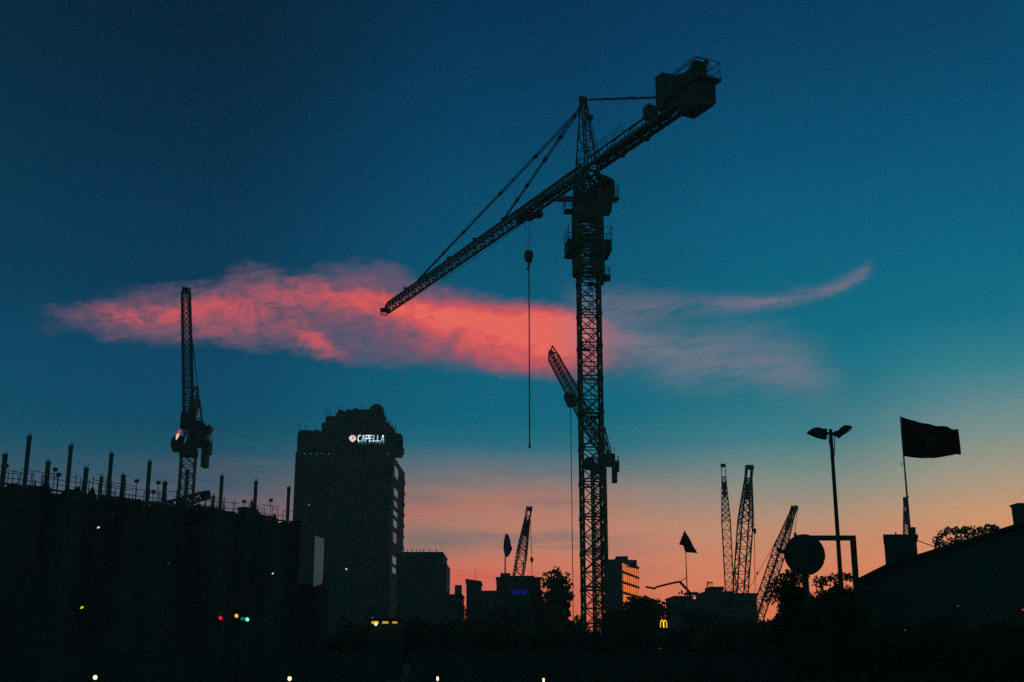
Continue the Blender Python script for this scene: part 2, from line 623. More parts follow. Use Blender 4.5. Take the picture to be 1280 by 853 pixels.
def main_crane():
    D = 130.0
    base = at(741.5, 700, D)
    base.z = 0
    bx = base.x

    def zy(py):
        return at(737, py, D).z
    root = thing('tower_crane', base, 'tallest tower crane in the middle, long jib reaching over the pink cloud', 'crane')
    r0 = R(5)
    ex, ey = Vector((math.cos(r0), math.sin(r0), 0)), Vector((-math.sin(r0), math.cos(r0), 0))

    def sq(z, a, b=None):
        return rect(base + ZU * z, ex, ey, a, a if b is None else b)
    # foundation
    m = MB()
    m.box(base + ZU * .4, (6, 6, .8), r0)
    for sx in (-1, 1):
        for sy in (-1, 1):
            m.box(base + ex * sx * 1.1 + ey * sy * 1.1 + ZU * 1.1, (.7, .7, .6), r0)
    part(m, 'foundation', M['ballast'], root)
    # mast
    h = 1.12
    ztop = zy(236)
    m = MB()
    n = 2 * round((ztop - .8) / 3.85)
    m.lattice(sq(.8, h), sq(ztop, h), n, .27, .105, 'X', double=True)
    for i in range(0, n + 1, 2):        # splice collars between mast sections
        z = .8 + (ztop - .8) * i / n
        for c in sq(z, h):
            m.box(c, (.36, .36, .42), r0)
    mast = part(m, 'mast', M['crane_steel'], root)
    m = MB()
    lx = base + ex * .35 + ey * .55
    for s in (-.2, .2):
        m.bar(lx + ex * s + ZU * .8, lx + ex * s + ZU * ztop, .05)
    z = 1.0
    while z < ztop:
        m.bar(lx - ex * .2 + ZU * z, lx + ex * .2 + ZU * z, .035)
        z += .33
    k = 0
    z = 4.0
    while z < ztop - 2:                  # rest platforms inside the mast
        m.box(base + ex * (.45 if k % 2 else -.45) + ey * .4 + ZU * z, (1.0, 1.2, .06), r0)
        z += 7.7
        k += 1
    part(m, 'ladder', M['grey_steel'], mast)
    # climbing frame round the mast
    z0, z1 = zy(341), zy(266)
    m = MB()
    hc = 1.5
    m.lattice(sq(z0, hc), sq(z1, hc), 7, .26, .12, 'X')
    for z in (z0, z0 + .5, (z0 + z1) / 2, z1 - .4, z1):
        q = sq(z, hc)
        for i in range(4):
            m.bar(q[i], q[(i + 1) % 4], .2, .34)
    for k in range(5):
        z = z0 + (z1 - z0) * (k + .5) / 5
        m.bar(base - ex * hc - ey * (hc + .02) + ZU * z, base + ex * hc - ey * (hc + .02) + ZU * z, .1, .2)
    m.box(base - ey * .3 + ZU * (z0 + (z1 - z0) * .55), (1.4, 1.1, .9), r0)
    m.box(base + ex * .6 + ZU * (z0 + (z1 - z0) * .3), (.7, 1.6, 1.5), r0)
    cf = part(m, 'climbing_frame', M['crane_steel'], root)
    zp = zy(318)
    for s in (-1, 1):
        m = MB()
        c = base + ex * s * (hc + .5) + ZU * zp
        m.box(c, (.96, 3.6, .12), r0)
        m.box(c + ex * s * .1 + ZU * .75, (.74, 2.6, 1.3), r0)
        pf = part(m, 'platform', M['dark_steel'], cf)
        a = c + ex * s * .46
        m2 = MB()
        for e in (-1.75, 1.75):
            m2.bar(c + ex * s * .46 + ey * e, c + ex * s * .46 + ey * e + ZU * 2.8, .07)
            m2.bar(c - ex * s * .4 + ey * e + ZU * 2.75, c + ex * s * .46 + ey * e + ZU * 2.75, .06)
            m2.bar(c - ex * s * .4 + ey * e + ZU * 1.9, c + ex * s * .46 + ey * e + ZU * 1.9, .06)
        for z in (1.5, 2.1, 2.75):
            m2.bar(c + ex * s * .46 - ey * 1.75 + ZU * z, c + ex * s * .46 + ey * 1.75 + ZU * z, .06)
        part(m2, 'railing', M['grey_steel'], cf)
    # a small work basket under the frame, right side
    m = MB()
    c = at(760, 345, D) - base
    c = base + ex * 2.15 + ZU * zy(347)
    m.box(c, (.62, .8, .66), r0)
    m.rail(rect(c + ZU * .33, ex, ey, .3, .4), .95, .6, .05, close=True)
    m.bar(c + ZU * .33 - ex * .3, base + ex * hc + ZU * (z0 + 1.7), .1)
    m.bar(c - ex * .3, base + ex * hc + ZU * (z0 + .2), .1)
    m.box(base + ex * 1.62 + ZU * (z0 - .5), (.22, .6, 1.8), r0)
    part(m, 'work_basket', M['dark_steel'], cf)
    # slewing unit
    jib_az = -26.6
    d = dirv(jib_az)
    nn = Vector((d.y, -d.x, 0))
    zs = zy(262)
    zj = zy(217.5)                       # underside of the jib
    m = MB()
    m.tube([base + ZU * (zs - .4), base + ZU * (zs + .1)], 1.75, 20)
    m.tube([base + ZU * (zs + .1), base + ZU * (zs + .6)], 1.45, 20)
    m.lattice(rect(base + ZU * (zs + .6), d, nn, 1.15, 1.15), rect(base + ZU * zj, d, nn, 1.0, 1.0), 2, .3, .16, 'X')
    m.box(base + ZU * (zs + 1.2), (1.7, 1.7, 1.2), r0)
    m.box(base + ZU * (zs - .62), (3.1, 3.1, .3), r0)
    m.box(base + nn * 1.1 - d * .6 + ZU * (zs + 2.2), (1.6, 1.2, 1.1), -R(jib_az))
    m.tube([base + nn * 1.0 - ey * 1.2 + ex * .2 + ZU * (zj - .9), base - ey * 1.2 + ex * .6 + ZU * (zj - .2), base - ey * 1.2 + ex * 1.3 + ZU * (zj - .8)], .14, 8)
    su = part(m, 'slewing_unit', M['dark_steel'], root)
    # platform on the left of the slewing unit, with rail, and the beam sticking out
    m = MB()
    c = base - ex * 2.1 + ZU * (zs - .35)
    m.box(c, (1.1, 1.5, .12), r0)
    pf = part(m, 'platform', M['dark_steel'], su)
    m = MB()
    m.rail([c + ex * .5 - ey * 1.3, c - ex * .53 - ey * 1.3, c - ex * .53 + ey * 1.3, c + ex * .5 + ey * 1.3], 2.4, 1.3, .06)
    m.bar(c - ex * .53 - ey * 1.3 + ZU * .7, c - ex * .53 + ey * 1.3 + ZU * .7, .05)
    part(m, 'railing', M['grey_steel'], su)
    m = MB()
    zb = zy(254)
    m.bar(base - ex * 1.1 + ZU * zb - ey * .9, base - ex * 3.75 + ZU * zb - ey * .9, .5, .42)
    m.bar(base - ex * 3.7 + ZU * (zb + .1) - ey * .9, base - ex * 4.15 + ZU * (zb + .1) - ey * .9, .14, .14)
    m.bar(base - ex * 3.7 + ZU * (zb - .15) - ey * .9, base - ex * 4.05 + ZU * (zb - .15) - ey * .9, .14, .14)
    part(m, 'davit_beam', M['crane_steel'], su)
    # operator's cab, on the right
    m = MB()
    zc0, zc1 = zy(268), zy(226)
    cc = base + ex * 2.05 - ey * .4
    prof = [(-.75, zc0), (.55, zc0), (.72, zc0 + 1.1), (.98, zc0 + 1.6), (.98, zc1 - .35), (.4, zc1), (-.75, zc1 + .5)]
    m.prism([cc + ex * a + ZU * b - ey * .85 for a, b in prof], ey * 1.7)
    cab = part(m, 'cab', M['crane_steel'], su)
    m = MB()
    m.frame(cc + ZU * (zc1 - 1.0) - ey * .87, ex * .55, ey * .012, ZU * .55)
    m.frame(cc + ex * .995 + ZU * (zc1 - 1.1), ex * .012, ey * .7, ZU * .55)
    part(m, 'window', M['glass'], cab)
    m = MB()
    m.rail([cc + ex * .99 - ey * .8 + ZU * (zc0 + 1.75), cc + ex * 1.42 - ey * .8 + ZU * (zc0 + 1.75), cc + ex * 1.42 + ey * .8 + ZU * (zc0 + 1.75)], 1.5, .8, .05)
    m.box(cc + ex * 1.2 + ZU * (zc0 + 1.72), (.5, 1.7, .1), r0)
    m.ball(cc + ex * 1.5 + ZU * (zc0 + 1.8), .17, 8, 6)
    part(m, 'cab_balcony', M['grey_steel'], cab)

    # jib frame
    def J(s, w, hgt):
        return base + d * s + nn * w + ZU * (zj + hgt)
    # apex tower
    za = zy(126)
    ap = base + ZU * za - ex * .3
    m = MB()
    feet = [J(1.1, -.85, .1), J(1.1, .85, .1), J(-1.1, .85, .1), J(-1.1, -.85, .1)]
    tops = rect(ap - ZU * .2, d, nn, .3, .35)
    tops = [tops[2], tops[1], tops[0], tops[3]]
    tops = [ap - ZU * .2 + d * .22 - nn * .26, ap - ZU * .2 + d * .22 + nn * .26, ap - ZU * .2 - d * .22 + nn * .26, ap - ZU * .2 - d * .22 - nn * .26]
    m.lattice(feet, tops, 6, .17, .07, 'Z')
    m.box(ap + ZU * .1, (.8, .55, .7), -R(jib_az))
    m.bar(ap + ZU * .3 - nn * .5, ap + ZU * .3 + nn * .5, .2)
    tower = part(m, 'apex_tower', M['crane_steel'], root)
    m = MB()
    lp0, lp1 = J(-2.1, .3, 1.0), ap - ZU * .4 - d * .4
    for s in (-.28, .28):
        m.bar(lp0 + nn * s, lp1 + nn * s, .05)
    for i in range(26):
        p = lp0.lerp(lp1, i / 25)
        m.bar(p - nn * .28, p + nn * .28, .04)
        if i > 4 and i % 2 == 0:
            m.bar(p - nn * .28, p - d * .5, .03)
            m.bar(p + nn * .28, p - d * .5, .03)
    m.box(lp0.lerp(lp1, .72) - d * .25, (.7, .5, .5), -R(jib_az))
    part(m, 'ladder', M['grey_steel'], tower)
    # jib, triangular: two lower chords, one upper
    L = 65.6
    m = MB()
    wj, hj = .75, 1.55
    nb = 46
    for w in (-wj, wj):
        m.bar(J(.6, w, .1), J(L, w, .1), .21, .23)
    m.bar(J(1.2, 0, hj), J(L - .8, 0, hj * .9), .2, .22)
    for i in range(nb):
        a, b = .8 + (L - 1.2) * i / nb, .8 + (L - 1.2) * (i + 1) / nb
        mid = (a + b) / 2
        for w in (-wj, wj):
            m.bar(J(a, w, .1), J(mid, 0, hj), .1)
            m.bar(J(mid, 0, hj), J(b, w, .1), .1)
        m.bar(J(a, -wj, .1), J(a, wj, .1), .1)
        m.bar(J(a, -wj if i % 2 else wj, .1), J(b, wj if i % 2 else -wj, .1), .085)
    m.box(J(L, 0, .3), (1.7, .3, .7), -R(jib_az))
    m.bar(J(L, -wj, .1), J(L + .9, -wj * .6, -.2), .14)
    m.bar(J(L, wj, .1), J(L + .9, wj * .6, -.2), .14)
    m.bar(J(L + .85, -wj * .7, -.2), J(L + .85, wj * .7, -.2), .16)
    jib = part(m, 'jib', M['crane_steel'], root)
    m = MB()
    m.box(J(8.4, .15, .32), (.55, 12.0, .06), -R(jib_az))          # walkway in the first panels
    part(m, 'walkway', M['dark_steel'], jib)
    for s0, s1 in ((2.4, 8.0), (9.0, 15.5)):
        m = MB()
        m.rail([J(s0, .8, .2), J(s1, .8, .2)], 1.1, 1.6, .05)
        part(m, 'railing', M['grey_steel'], jib)
    m = MB()
    m.box(J(11.0, 0, .75), (1.0, 1.8, .8), -R(jib_az))
    m.tube([J(11.9, -.4, .8), J(11.9, .4, .8)], .36, 10)
    part(m, 'trolley_winch', M['dark_steel'], jib)
    for s in (22, 31, 40, 49, 57):
        m = MB()
        m.box(J(s, 0, hj + .2), (.4, .5, .28), -R(jib_az))
        part(m, 'rope_guide', M['dark_steel'], jib)
    m = MB()
    m.rope(J(3, .1, -.1), J(L - 1, .1, -.2), .03, .9)
    part(m, 'trolley_rope', M['rope'], jib)

    # pendants
    def solve(px, h2, s0, s1):
        for _ in range(50):
            mid = (s0 + s1) / 2
            p = J(mid, 0, h2)
            rel = p - Vector((0, 0, EYE))
            fx = 640 + F * rel.x / (rel.y * CP + rel.z * SP)
            if fx > px:
                s0 = mid
            else:
                s1 = mid
        return (s0 + s1) / 2
    link = ap + d * 1.1 - ZU * .9
    m = MB()
    m.bar(ap + nn * .1, link, .3, .42)
    for w in (-.16, .16):
        for px, hh in ((522, hj), (629, hj)):
            s = solve(px, hh, 5, 66)
            tgt = J(s, w * .5, hh)
            a0 = link + nn * w
            m.bar(a0, tgt, .1)
            for q in (.22, .42, .66, .8):
                p = a0.lerp(tgt, q)
                e = (tgt - a0).normalized()
                m.bar(p - e * .35, p + e * .35, .2)
    s = solve(560, hj, 5, 66)
    part(m, 'pendant', M['dark_steel'], root)
    # counter-jib
    CJ = -23.8
    m = MB()
    for w in (-.85, .85):
        m.bar(J(-.6, w, .15), J(CJ, w, .15), .26, .4)
        m.bar(J(-1.5, w, 1.15), J(CJ + .5, w, 1.15), .16, .16)
    k = 13
    for i in range(k + 1):
        s = -.8 + (CJ + .8) * i / k
        m.bar(J(s, -.85, .15), J(s, .85, .15), .14)
        for w in (-.85, .85):
            m.bar(J(s, w, .15), J(s, w, 1.15), .1)
            if i < k:
                s2 = -.8 + (CJ + .8) * (i + 1) / k
                m.bar(J(s, w, .15 if i % 2 else 1.15), J(s2, w, 1.15 if i % 2 else .15), .09)
                if w > 0:
                    m.bar(J(s, -.85, .15), J(s2, .85, .15), .09)
    for s, e in ((-6.6, -6.0), (-11.6, -10.9)):
        m.box(J(s, 0, -.12), (2.0, .5, .3), -R(jib_az))
    cj = part(m, 'counter_jib', M['crane_steel'], root)
    m = MB()
    m.box(J(-9.6, 0, .36), (1.1, 15.0, .07), -R(jib_az))
    m.box(J(-20.8, 0, 1.15), (2.7, 6.0, .1), -R(jib_az))
    part(m, 'deck', M['dark_steel'], cj)
    m = MB()
    m.rail([J(-2.2, .95, 1.15), J(-9.5, .95, 1.15)], .9, 1.8, .05)
    part(m, 'railing', M['grey_steel'], cj)
    m = MB()
    m.rail([J(-2.2, -.95, 1.15), J(-9.5, -.95, 1.15)], .9, 1.8, .05)
    part(m, 'railing', M['grey_steel'], cj)
    m = MB()
    m.rail([J(-18.2, 1.35, 1.2), J(-24.2, 1.35, 1.2), J(-24.2, -1.35, 1.2), J(-18.2, -1.35, 1.2)], 2.0, 1.4, .06)
    m.rail([J(-18.8, .9, 3.0), J(-23.0, .9, 3.0), J(-23.0, -.9, 3.0), J(-18.8, -.9, 3.0)], .9, 1.3, .05)
    m.box(J(-24.0, 0, 1.2), (2.7, .9, .22), -R(jib_az))
    part(m, 'railing', M['grey_steel'], cj)
    m = MB()
    m.box(J(-16.9, 0, 2.7), (2.0, 1.4, 3.6), -R(jib_az))
    m.box(J(-16.9, 0, 4.53), (2.15, 1.55, .12), -R(jib_az))
    part(m, 'electric_cabinet', M['dark_steel'], cj)
    m = MB()
    m.box(J(-13.6, 0, 1.9), (1.2, 1.0, 1.5), -R(jib_az))
    m.bar(J(-13.2, 0, 2.5), J(-13.5, 0, 3.1), .2)
    part(m, 'gear_box', M['dark_steel'], cj)
    m = MB()
    m.box(J(-20.9, 0, 2.0), (1.8, 3.7, 1.9), -R(jib_az))
    m.tube([J(-18.6, -1.0, 2.0), J(-18.6, 1.0, 2.0)], .75, 14)
    m.box(J(-21.3, .2, 3.1), (1.1, 2.2, .5), -R(jib_az))
    m.box(J(-22.9, -.3, 2.2), (1.3, 1.0, 2.3), -R(jib_az))
    m.tube([J(-19.6, .7, 2.9), J(-19.6, .7, 3.8)], .12, 8)
    m.box(J(-19.4, -.5, 3.15), (.7, .6, .6), -R(jib_az))
    m.box(J(-18.7, .3, 1.9), (.9, .7, 1.2), -R(jib_az))
    m.tube([J(-20.4, -.95, 2.7), J(-20.4, .95, 2.7)], .5, 12)
    m.bar(J(-22.4, .6, 2.9), J(-22.9, .6, 3.9), .12)
    m.bar(J(-22.9, .6, 3.9), J(-23.4, .6, 3.2), .12)
    part(m, 'hoist_winch', M['dark_steel'], cj)
    m = MB()
    for i in range(5):
        s = -20.3 - i * .68
        m.prism([J(s, -1.12, 1.2), J(s, -1.12, -1.0), J(s, -.8, -1.4), J(s, .8, -1.4), J(s, 1.12, -1.0), J(s, 1.12, 1.2)], d * -.62)
    part(m, 'counterweight', M['ballast'], cj)
    m = MB()
    post = J(-14.3, 0, 1.2)
    for w in (-.3, .3):
        top = J(-15.3, w, 3.0)
        m.bar(ap - d * .2 + nn * w * .6, top, .11)
        for q in (.35, .68):
            p = (ap - d * .2 + nn * w * .6).lerp(top, q)
            e = (top - ap).normalized()
            m.bar(p - e * .35, p + e * .35, .2)
        m.bar(top, J(-15.35, w, .4), .16)
    part(m, 'pendant', M['dark_steel'], root)
    # trolley, hook block and hanging rope
    st = solve(661, 0, 5, 66)
    m = MB()
    m.box(J(st, 0, -.32), (1.9, 2.6, .3), -R(jib_az))
    m.box(J(st - 1.6, .7, -.55), (.5, .9, .7), -R(jib_az))
    m.box(J(st + 1.2, -.6, -.6), (.7, 1.0, .7), -R(jib_az))
    m.rail(rect(J(st - .6, -1.2, -.75), d, nn, .8, .35), .8, .8, .05, close=True)
    m.box(J(st - .6, -1.2, -.78), (.7, 1.6, .08), -R(jib_az))
    trolley = part(m, 'trolley', M['dark_steel'], root)
    pt = J(st, 0, -.5)
    hk = at(661.5, 322, pt.y)
    hk.x = pt.x
    m = MB()
    for a in (-.5, .5):
        for w in (-.35, .35):
            m.rope(J(st + a, w, -.4), hk + d * a * .5 + nn * w * .4 + ZU * .6, .018)
    lower = Vector((pt.x, pt.y, at(663, 560, pt.y).z))
    m2 = MB()
    m2.prism([hk + d * a + ZU * b - nn * .32 for a, b in ((-.5, .1), (-.35, .75), (.1, 1.0), (.5, .7), (.6, .0), (.3, -.6), (-.15, -.7))], nn * .64)
    m2.tube([hk + d * .1 - nn * .4 + ZU * .3, hk + d * .1 + nn * .4 + ZU * .3], .5, 12)
    m2.tube([hk - ZU * .6, hk - ZU * 1.3 + d * .05, hk - ZU * 1.55 + d * .25, hk - ZU * 1.4 + d * .45], .13, 8)
    block = part(m2, 'hook_block', M['dark_steel'], root)
    part(m, 'hoist_rope', M['rope'], root)
    m3 = MB()
    m3.tube([hk - ZU * 1.5, lower], .075, 8)
    m3.tube([lower + ZU * .5, lower], .13, 8)
    part(m3, 'sling', M['rope'], block)
    return root


main_crane()


# ------------------------------------------------------------------ luffing cranes
def luffing_crane(px, D, mast_w, z_turn_py, foot_px, foot_py, tip_px, tip_py, tip_D, label, boom_w, counter_px, leg=.26, peaked=True, extra=None):
    base = at(px, 700, D)
    base.z = 0
    zt = at(px, z_turn_py, D).z
    base.x = at(px, 640, D).x
    root = thing('luffing_crane', base, label, 'crane', None)
    h = mast_w / 2
    m = MB()
    m.box(base + ZU * .4, (5, 5, .8), .1)
    part(m, 'foundation', M['ballast'], root)
    ex, ey = Vector((math.cos(.15), math.sin(.15), 0)), Vector((-math.sin(.15), math.cos(.15), 0))
    m = MB()
    m.lattice(rect(base + ZU * .8, ex, ey, h, h), rect(base + ZU * zt, ex, ey, h, h), max(6, round(zt / 1.55)), leg, leg * .45, 'X', double=True)
    mast = part(m, 'mast', M['red_steel'], root)
    foot, tip = at(foot_px, foot_py, D), at(tip_px, tip_py, tip_D)
    dh = Vector((tip.x - foot.x, tip.y - foot.y, 0)).normalized()
    sd_ = Vector((dh.y, -dh.x, 0))
    # turntable and machinery deck reaching back
    m = MB()
    c = base + ZU * zt
    m.tube([c - ZU * .3, c + ZU * .5], h * 1.35, 16)
    m.box(c + ZU * .9, (h * 2.2, h * 2.2, .8), .15)
    back = Vector((at(counter_px, z_turn_py, D).x - base.x, 0, 0))
    bl = back.length
    bd = back.normalized()
    bn = Vector((-bd.y, bd.x, 0))
    m.frame(c + bd * bl * .45 + ZU * 1.2, bd * bl * .55, bn * 1.0, ZU * .25)
    deck = part(m, 'machinery_deck', M['dark_steel'], root)
    m = MB()
    m.frame(c + bd * bl * .55 + ZU * 2.2, bd * bl * .28, bn * .9, ZU * .85)
    m.tube([c + bd * bl * .2 - bn * .8 + ZU * 2.1, c + bd * bl * .2 + bn * .8 + ZU * 2.1], .7, 12)
    part(m, 'winch_house', M['dark_steel'], root)
    m = MB()
    m.frame(c + bd * bl * .8 - ZU * .4, bd * bl * .12, bn * .95, ZU * 1.45)
    m.frame(c + bd * bl * .93 + ZU * .9, bd * bl * .1, bn * .95, ZU * .9)
    part(m, 'counterweight', M['ballast'], root)
    m = MB()
    m.rail([c + bd * bl * .3 - bn + ZU * 1.45, c + bd * bl * 1.0 - bn + ZU * 1.45, c + bd * bl * 1.0 + bn + ZU * 1.45], 1.1, 1.0, .06)
    m.rail([c + bd * bl * .4 - bn * .9 + ZU * 3.1, c + bd * bl * .8 - bn * .9 + ZU * 3.1], .9, .8, .06)
    part(m, 'railing', M['grey_steel'], root)
    m = MB()
    q = c - bd * (h + .7) - ey * .4
    m.prism([q + bd * a + ZU * b - ey * .7 for a, b in ((.9, .3), (-.5, .3), (-.8, 1.0), (-.8, 1.9), (-.4, 2.4), (.9, 2.4))], ey * 1.4)
    cab = part(m, 'cab', M['dark_steel'], root)
    m = MB()
    m.frame(q + bd * .0 + ZU * 1.6 - ey * .72, bd * .6, ey * .01, ZU * .45)
    part(m, 'window', M['glass'], cab)
    # A frame
    m = MB()
    peak = c + bd * bl * .35 + ZU * 7.5
    for w in (-.8, .8):
        m.bar(c - bd * .4 + ey * w + ZU * 1.3, peak + ey * w * .4, .2)
        m.bar(c + bd * bl * .75 + ey * w + ZU * 1.3, peak + ey * w * .4, .16)
    for t in (.3, .6, .85):
        a = (c - bd * .4 + ZU * 1.3).lerp(peak, t)
        b = (c + bd * bl * .75 + ZU * 1.3).lerp(peak, t)
        m.bar(a, b, .11)
    m.bar(peak - ey * .5, peak + ey * .5, .3)
    part(m, 'a_frame', M['red_steel'], root)
    # boom
    ax = (tip - foot).normalized()
    up = sd_.cross(ax).normalized()
    if up.z < 0:
        up = -up
    L = (tip - foot).length
    bw = boom_w / 2
    m = MB()
    A = [foot - sd_ * bw * .9 - up * .2, foot + sd_ * bw * .9 - up * .2, foot + sd_ * bw * .9 + up * .2, foot - sd_ * bw * .9 + up * .2]
    k1 = foot + ax * L * .12
    k2 = tip - ax * L * .05
    B = rect(k1, sd_, up, bw, bw)
    C = rect(k2, sd_, up, bw * .92, bw * .92)
    m.lattice(A, B, 2, .2, .1, 'X')
    m.lattice(B, C, max(8, round(L * .83 / (boom_w * .95))), .2, .095, 'X')
    T = rect(tip, sd_, up, bw * .5, bw * .2) if peaked else rect(tip, sd_, up, bw * .92, bw * .92)
    m.lattice(C, T, 1, .18, .1, 'X')
    hd = up * boom_w * (.9 if peaked else .35)
    for s in (-1, 1):
        m.bar(k2 + sd_ * s * bw * .9 + up * bw * .9, tip + hd, .16)
    m.bar(tip + hd, tip, .2)
    m.tube([tip + sd_ * .35, tip - sd_ * .35], .5, 12)
    boom = part(m, 'boom', M['red_steel'], root)
    m = MB()
    m.rope(tip + hd, peak, .045)
    m.rope(tip + hd - sd_ * .2, peak + ey * .3, .045)
    part(m, 'pendant', M['rope'], root)
    if extra:
        extra(root, foot, tip, ax, up, sd_, bw)
    return root, c, bd, h, ey


def auxiliary_block(root, foot, tip, ax, up, sd_, bw):
    p = foot + ax * (tip - foot).length * .56 - up * (bw + .5)
    m = MB()
    m.frame(p, ax * 1.3, sd_ * .9, up * .75)
    m.frame(p - ax * .3 - up * .8, ax * .5, sd_ * .6, up * .5)
    m.tube([p + ax * .8 - sd_ * 1.0, p + ax * .8 + sd_ * 1.0], .7, 12)
    w = part(m, 'boom_winch', M['dark_steel'], root)
    m = MB()
    e = p - ax * .3 - up * .8
    m.tube([e, Vector((e.x, e.y, 3.5))], .07, 8)
    part(m, 'hoist_rope', M['rope'], root)


luffing_crane(749, 205, 2.1, 590, 756, 566, 688.5, 441, 232, 'luffing crane directly behind the tall mast, its short boom leaning up to the left', 1.75, 773, extra=auxiliary_block)


def derrick(root, foot, tip, ax, up, sd_, bw):
    # lattice gantry standing behind the boom foot, jib stops and boxes on the deck
    m = MB()
    a, b = at(238, 538, 165), at(244, 486, 165)
    m.lattice(rect(a, (1, 0, 0), (0, 1, 0), .45, .5), rect(b, (1, 0, 0), (0, 1, 0), .38, .4), 6, .16, .09, 'Z')
    m.bar(b + Vector((-1.0, 0, .2)), b + Vector((.5, 0, .2)), .25)
    m.bar(b + Vector((-.3, 0, 0)), at(241, 470, 165), .12)
    m.bar(at(236, 497, 165), at(243, 497, 165), .2)
    part(m, 'gantry', M['red_steel'], root)
    m = MB()
    p = at(252, 540, 165)
    m.prism([p + Vector((x, -.8, z)) for x, z in ((-1.4, -.9), (.3, -.9), (.6, -.2), (1.2, -.3), (1.5, .6), (1.2, .9), (.6, .5), (.2, 1.4), (-1.0, 1.6), (-1.4, .6))], (0, 1.6, 0))
    part(m, 'hydraulic_pack', M['dark_steel'], root)
    m = MB()
    p = at(233, 527, 165)
    m.box(p, (1.5, 1.4, 2.0), .15)
    m.box(p + Vector((-.4, 0, 1.3)), (.5, .8, .7), .15)
    m.box(p + Vector((.9, -.3, .4)), (.7, .7, 2.2), .15)
    part(m, 'drum_frame', M['dark_steel'], root)


lc = luffing_crane(231, 165, 1.9, 568, 236, 545, 232.3, 363, 178, 'luffing crane rising behind the unfinished building, boom almost upright, small lit lamp on its cab', 1.25, 262, leg=.2, peaked=False, extra=derrick)
root3, c3, bd3, h3, ey3 = lc
m = MB()
q = c3 - bd3 * (h3 + .62) - ey3 * 1.2 + ZU * 2.35
m.prism([q + Vector((a, 0, b)) for a, b in ((-.2, -.6), (.04, -.3), (.22, .2), (.18, .5), (-.05, .4), (-.22, .05))], ey3 * .2)
lampo = part(m, 'lamp', M['crane_lamp'], root3, label='lit white and red lamp')
m = MB()
m.prism([q + Vector((a, -.03, b)) for a, b in ((.0, .4), (.2, .2), (.32, .45), (.26, .85), (.08, .8))], ey3 * .2)
part(m, 'red_lens', M['red_lamp'], lampo)


# ------------------------------------------------------------------ crawler cranes with raised lattice booms
def crawler_crane(foot, tip, width, label, hook=None, stay=True, group='crawler cranes with raised booms', n_scale=1.0, head=.06):
    base = Vector((foot.x, foot.y, 0))
    root = thing('crawler_crane', base, label, 'crane', group)
    dh = Vector((tip.x - foot.x, tip.y - foot.y, 0)).normalized()
    sd_ = Vector((dh.y, -dh.x, 0))
    for s in (-1, 1):
        m = MB()
        c = base - dh * 2 + sd_ * s * 2.6
        m.prism([c + dh * a + ZU * b - sd_ * .5 for a, b in ((-3.6, .35), (-3.2, 0.02), (3.2, 0.02), (3.6, .35), (3.6, .9), (3.2, 1.2), (-3.2, 1.2), (-3.6, .9))], sd_ * 1.0)
        part(m, 'track', M['dark_steel'], root)
    m = MB()
    m.frame(base - dh * 3.4 + ZU * 2.6, dh * 3.6, sd_ * 1.6, ZU * 1.1)
    m.tube([base - dh * 2 + ZU * .9, base - dh * 2 + ZU * 1.6], 1.4, 16)
    m.frame(base - dh * 6.6 + ZU * 2.5, dh * .7, sd_ * 2.2, ZU * 1.2)
    part(m, 'machine_house', M['red_steel'], root)
    f0 = base + ZU * 2.2
    ax = (tip - f0).normalized()
    up = sd_.cross(ax)
    if up.dot(dh) > 0:
        up = -up
    L = (tip - f0).length
    w = width / 2
    A = rect(f0, sd_, up, w * .8, .2)
    B = rect(f0 + ax * L * .09, sd_, up, w, w)
    C = rect(f0 + ax * L * (1 - .30), sd_, up, w, w)
    T = rect(f0 + ax * L * (1 - head), sd_, up, w * .45, w * .45)
    E = rect(tip, sd_, up, w * .42, w * .4)
    m = MB()
    leg, lace = width * .1, width * .055
    m.lattice(A, B, 3, leg, lace, 'Z')
    m.lattice(B, C, round(L * .61 / width * .95 * n_scale), leg, lace, 'Z')
    m.lattice(C, T, round(L * .25 / width * 1.4), leg, lace, 'X')
    for s in (-1, 1):
        m.prism([a + sd_ * s * w * .42 for a in (f0 + ax * L * (1 - head) - up * w * .45, f0 + ax * L * (1 - head) + up * w * .45, tip + up * w * .5 + ax * .2, tip - up * w * .6 + ax * .1)], sd_ * s * width * .08)
    m.tube([tip - sd_ * w * .6 - up * w * .3, tip + sd_ * w * .6 - up * w * .3], w * .45, 10)
    m.bar(tip - up * w * .4, tip - up * w * 1.3 + ax * .35, width * .16)
    m.frame(f0 + ax * L * (1 - head * 2.2) , ax * L * head * .7, sd_ * w * .4, up * w * .35)
    part(m, 'boom', M['grey_steel'], root)
    if stay:
        m = MB()
        m.rope(tip + up * w * .5, base - dh * 6.4 + ZU * 6.5, .045, 1.0)
        m.bar(base - dh * 6.4 + ZU * 6.6, base - dh * 4.0 + ZU * 3.4, .2)
        m.bar(base - dh * 6.4 + ZU * 6.6, base - dh * 6.6 + ZU * 3.4, .16)
        p = (tip + up * w * .5).lerp(base - dh * 6.4 + ZU * 6.5, .55)
        m.frame(p - ZU * .8, (.12, 0, 0), (0, .12, 0), (0, 0, .25))
        part(m, 'boom_stay', M['rope'], root)
    if hook is not None:
        hp, low = hook
        s0 = tip - up * w * 1.25 + ax * .3
        m = MB()
        m.rope(s0, hp + ZU * .7, .06)
        part(m, 'hoist_rope', M['rope'], root)
        m = MB()
        m.prism([hp + sd_ * a + ZU * b for a, b in ((-.18, .5), (.18, .5), (.28, 0), (.1, -.6), (-.1, -.6), (-.28, 0))], dh * .35)
        if low is not None:
            m.tube([hp - ZU * .7, low], .06, 6)
        part(m, 'hook_block', M['dark_steel'], root)
    return root


DC = 250.0


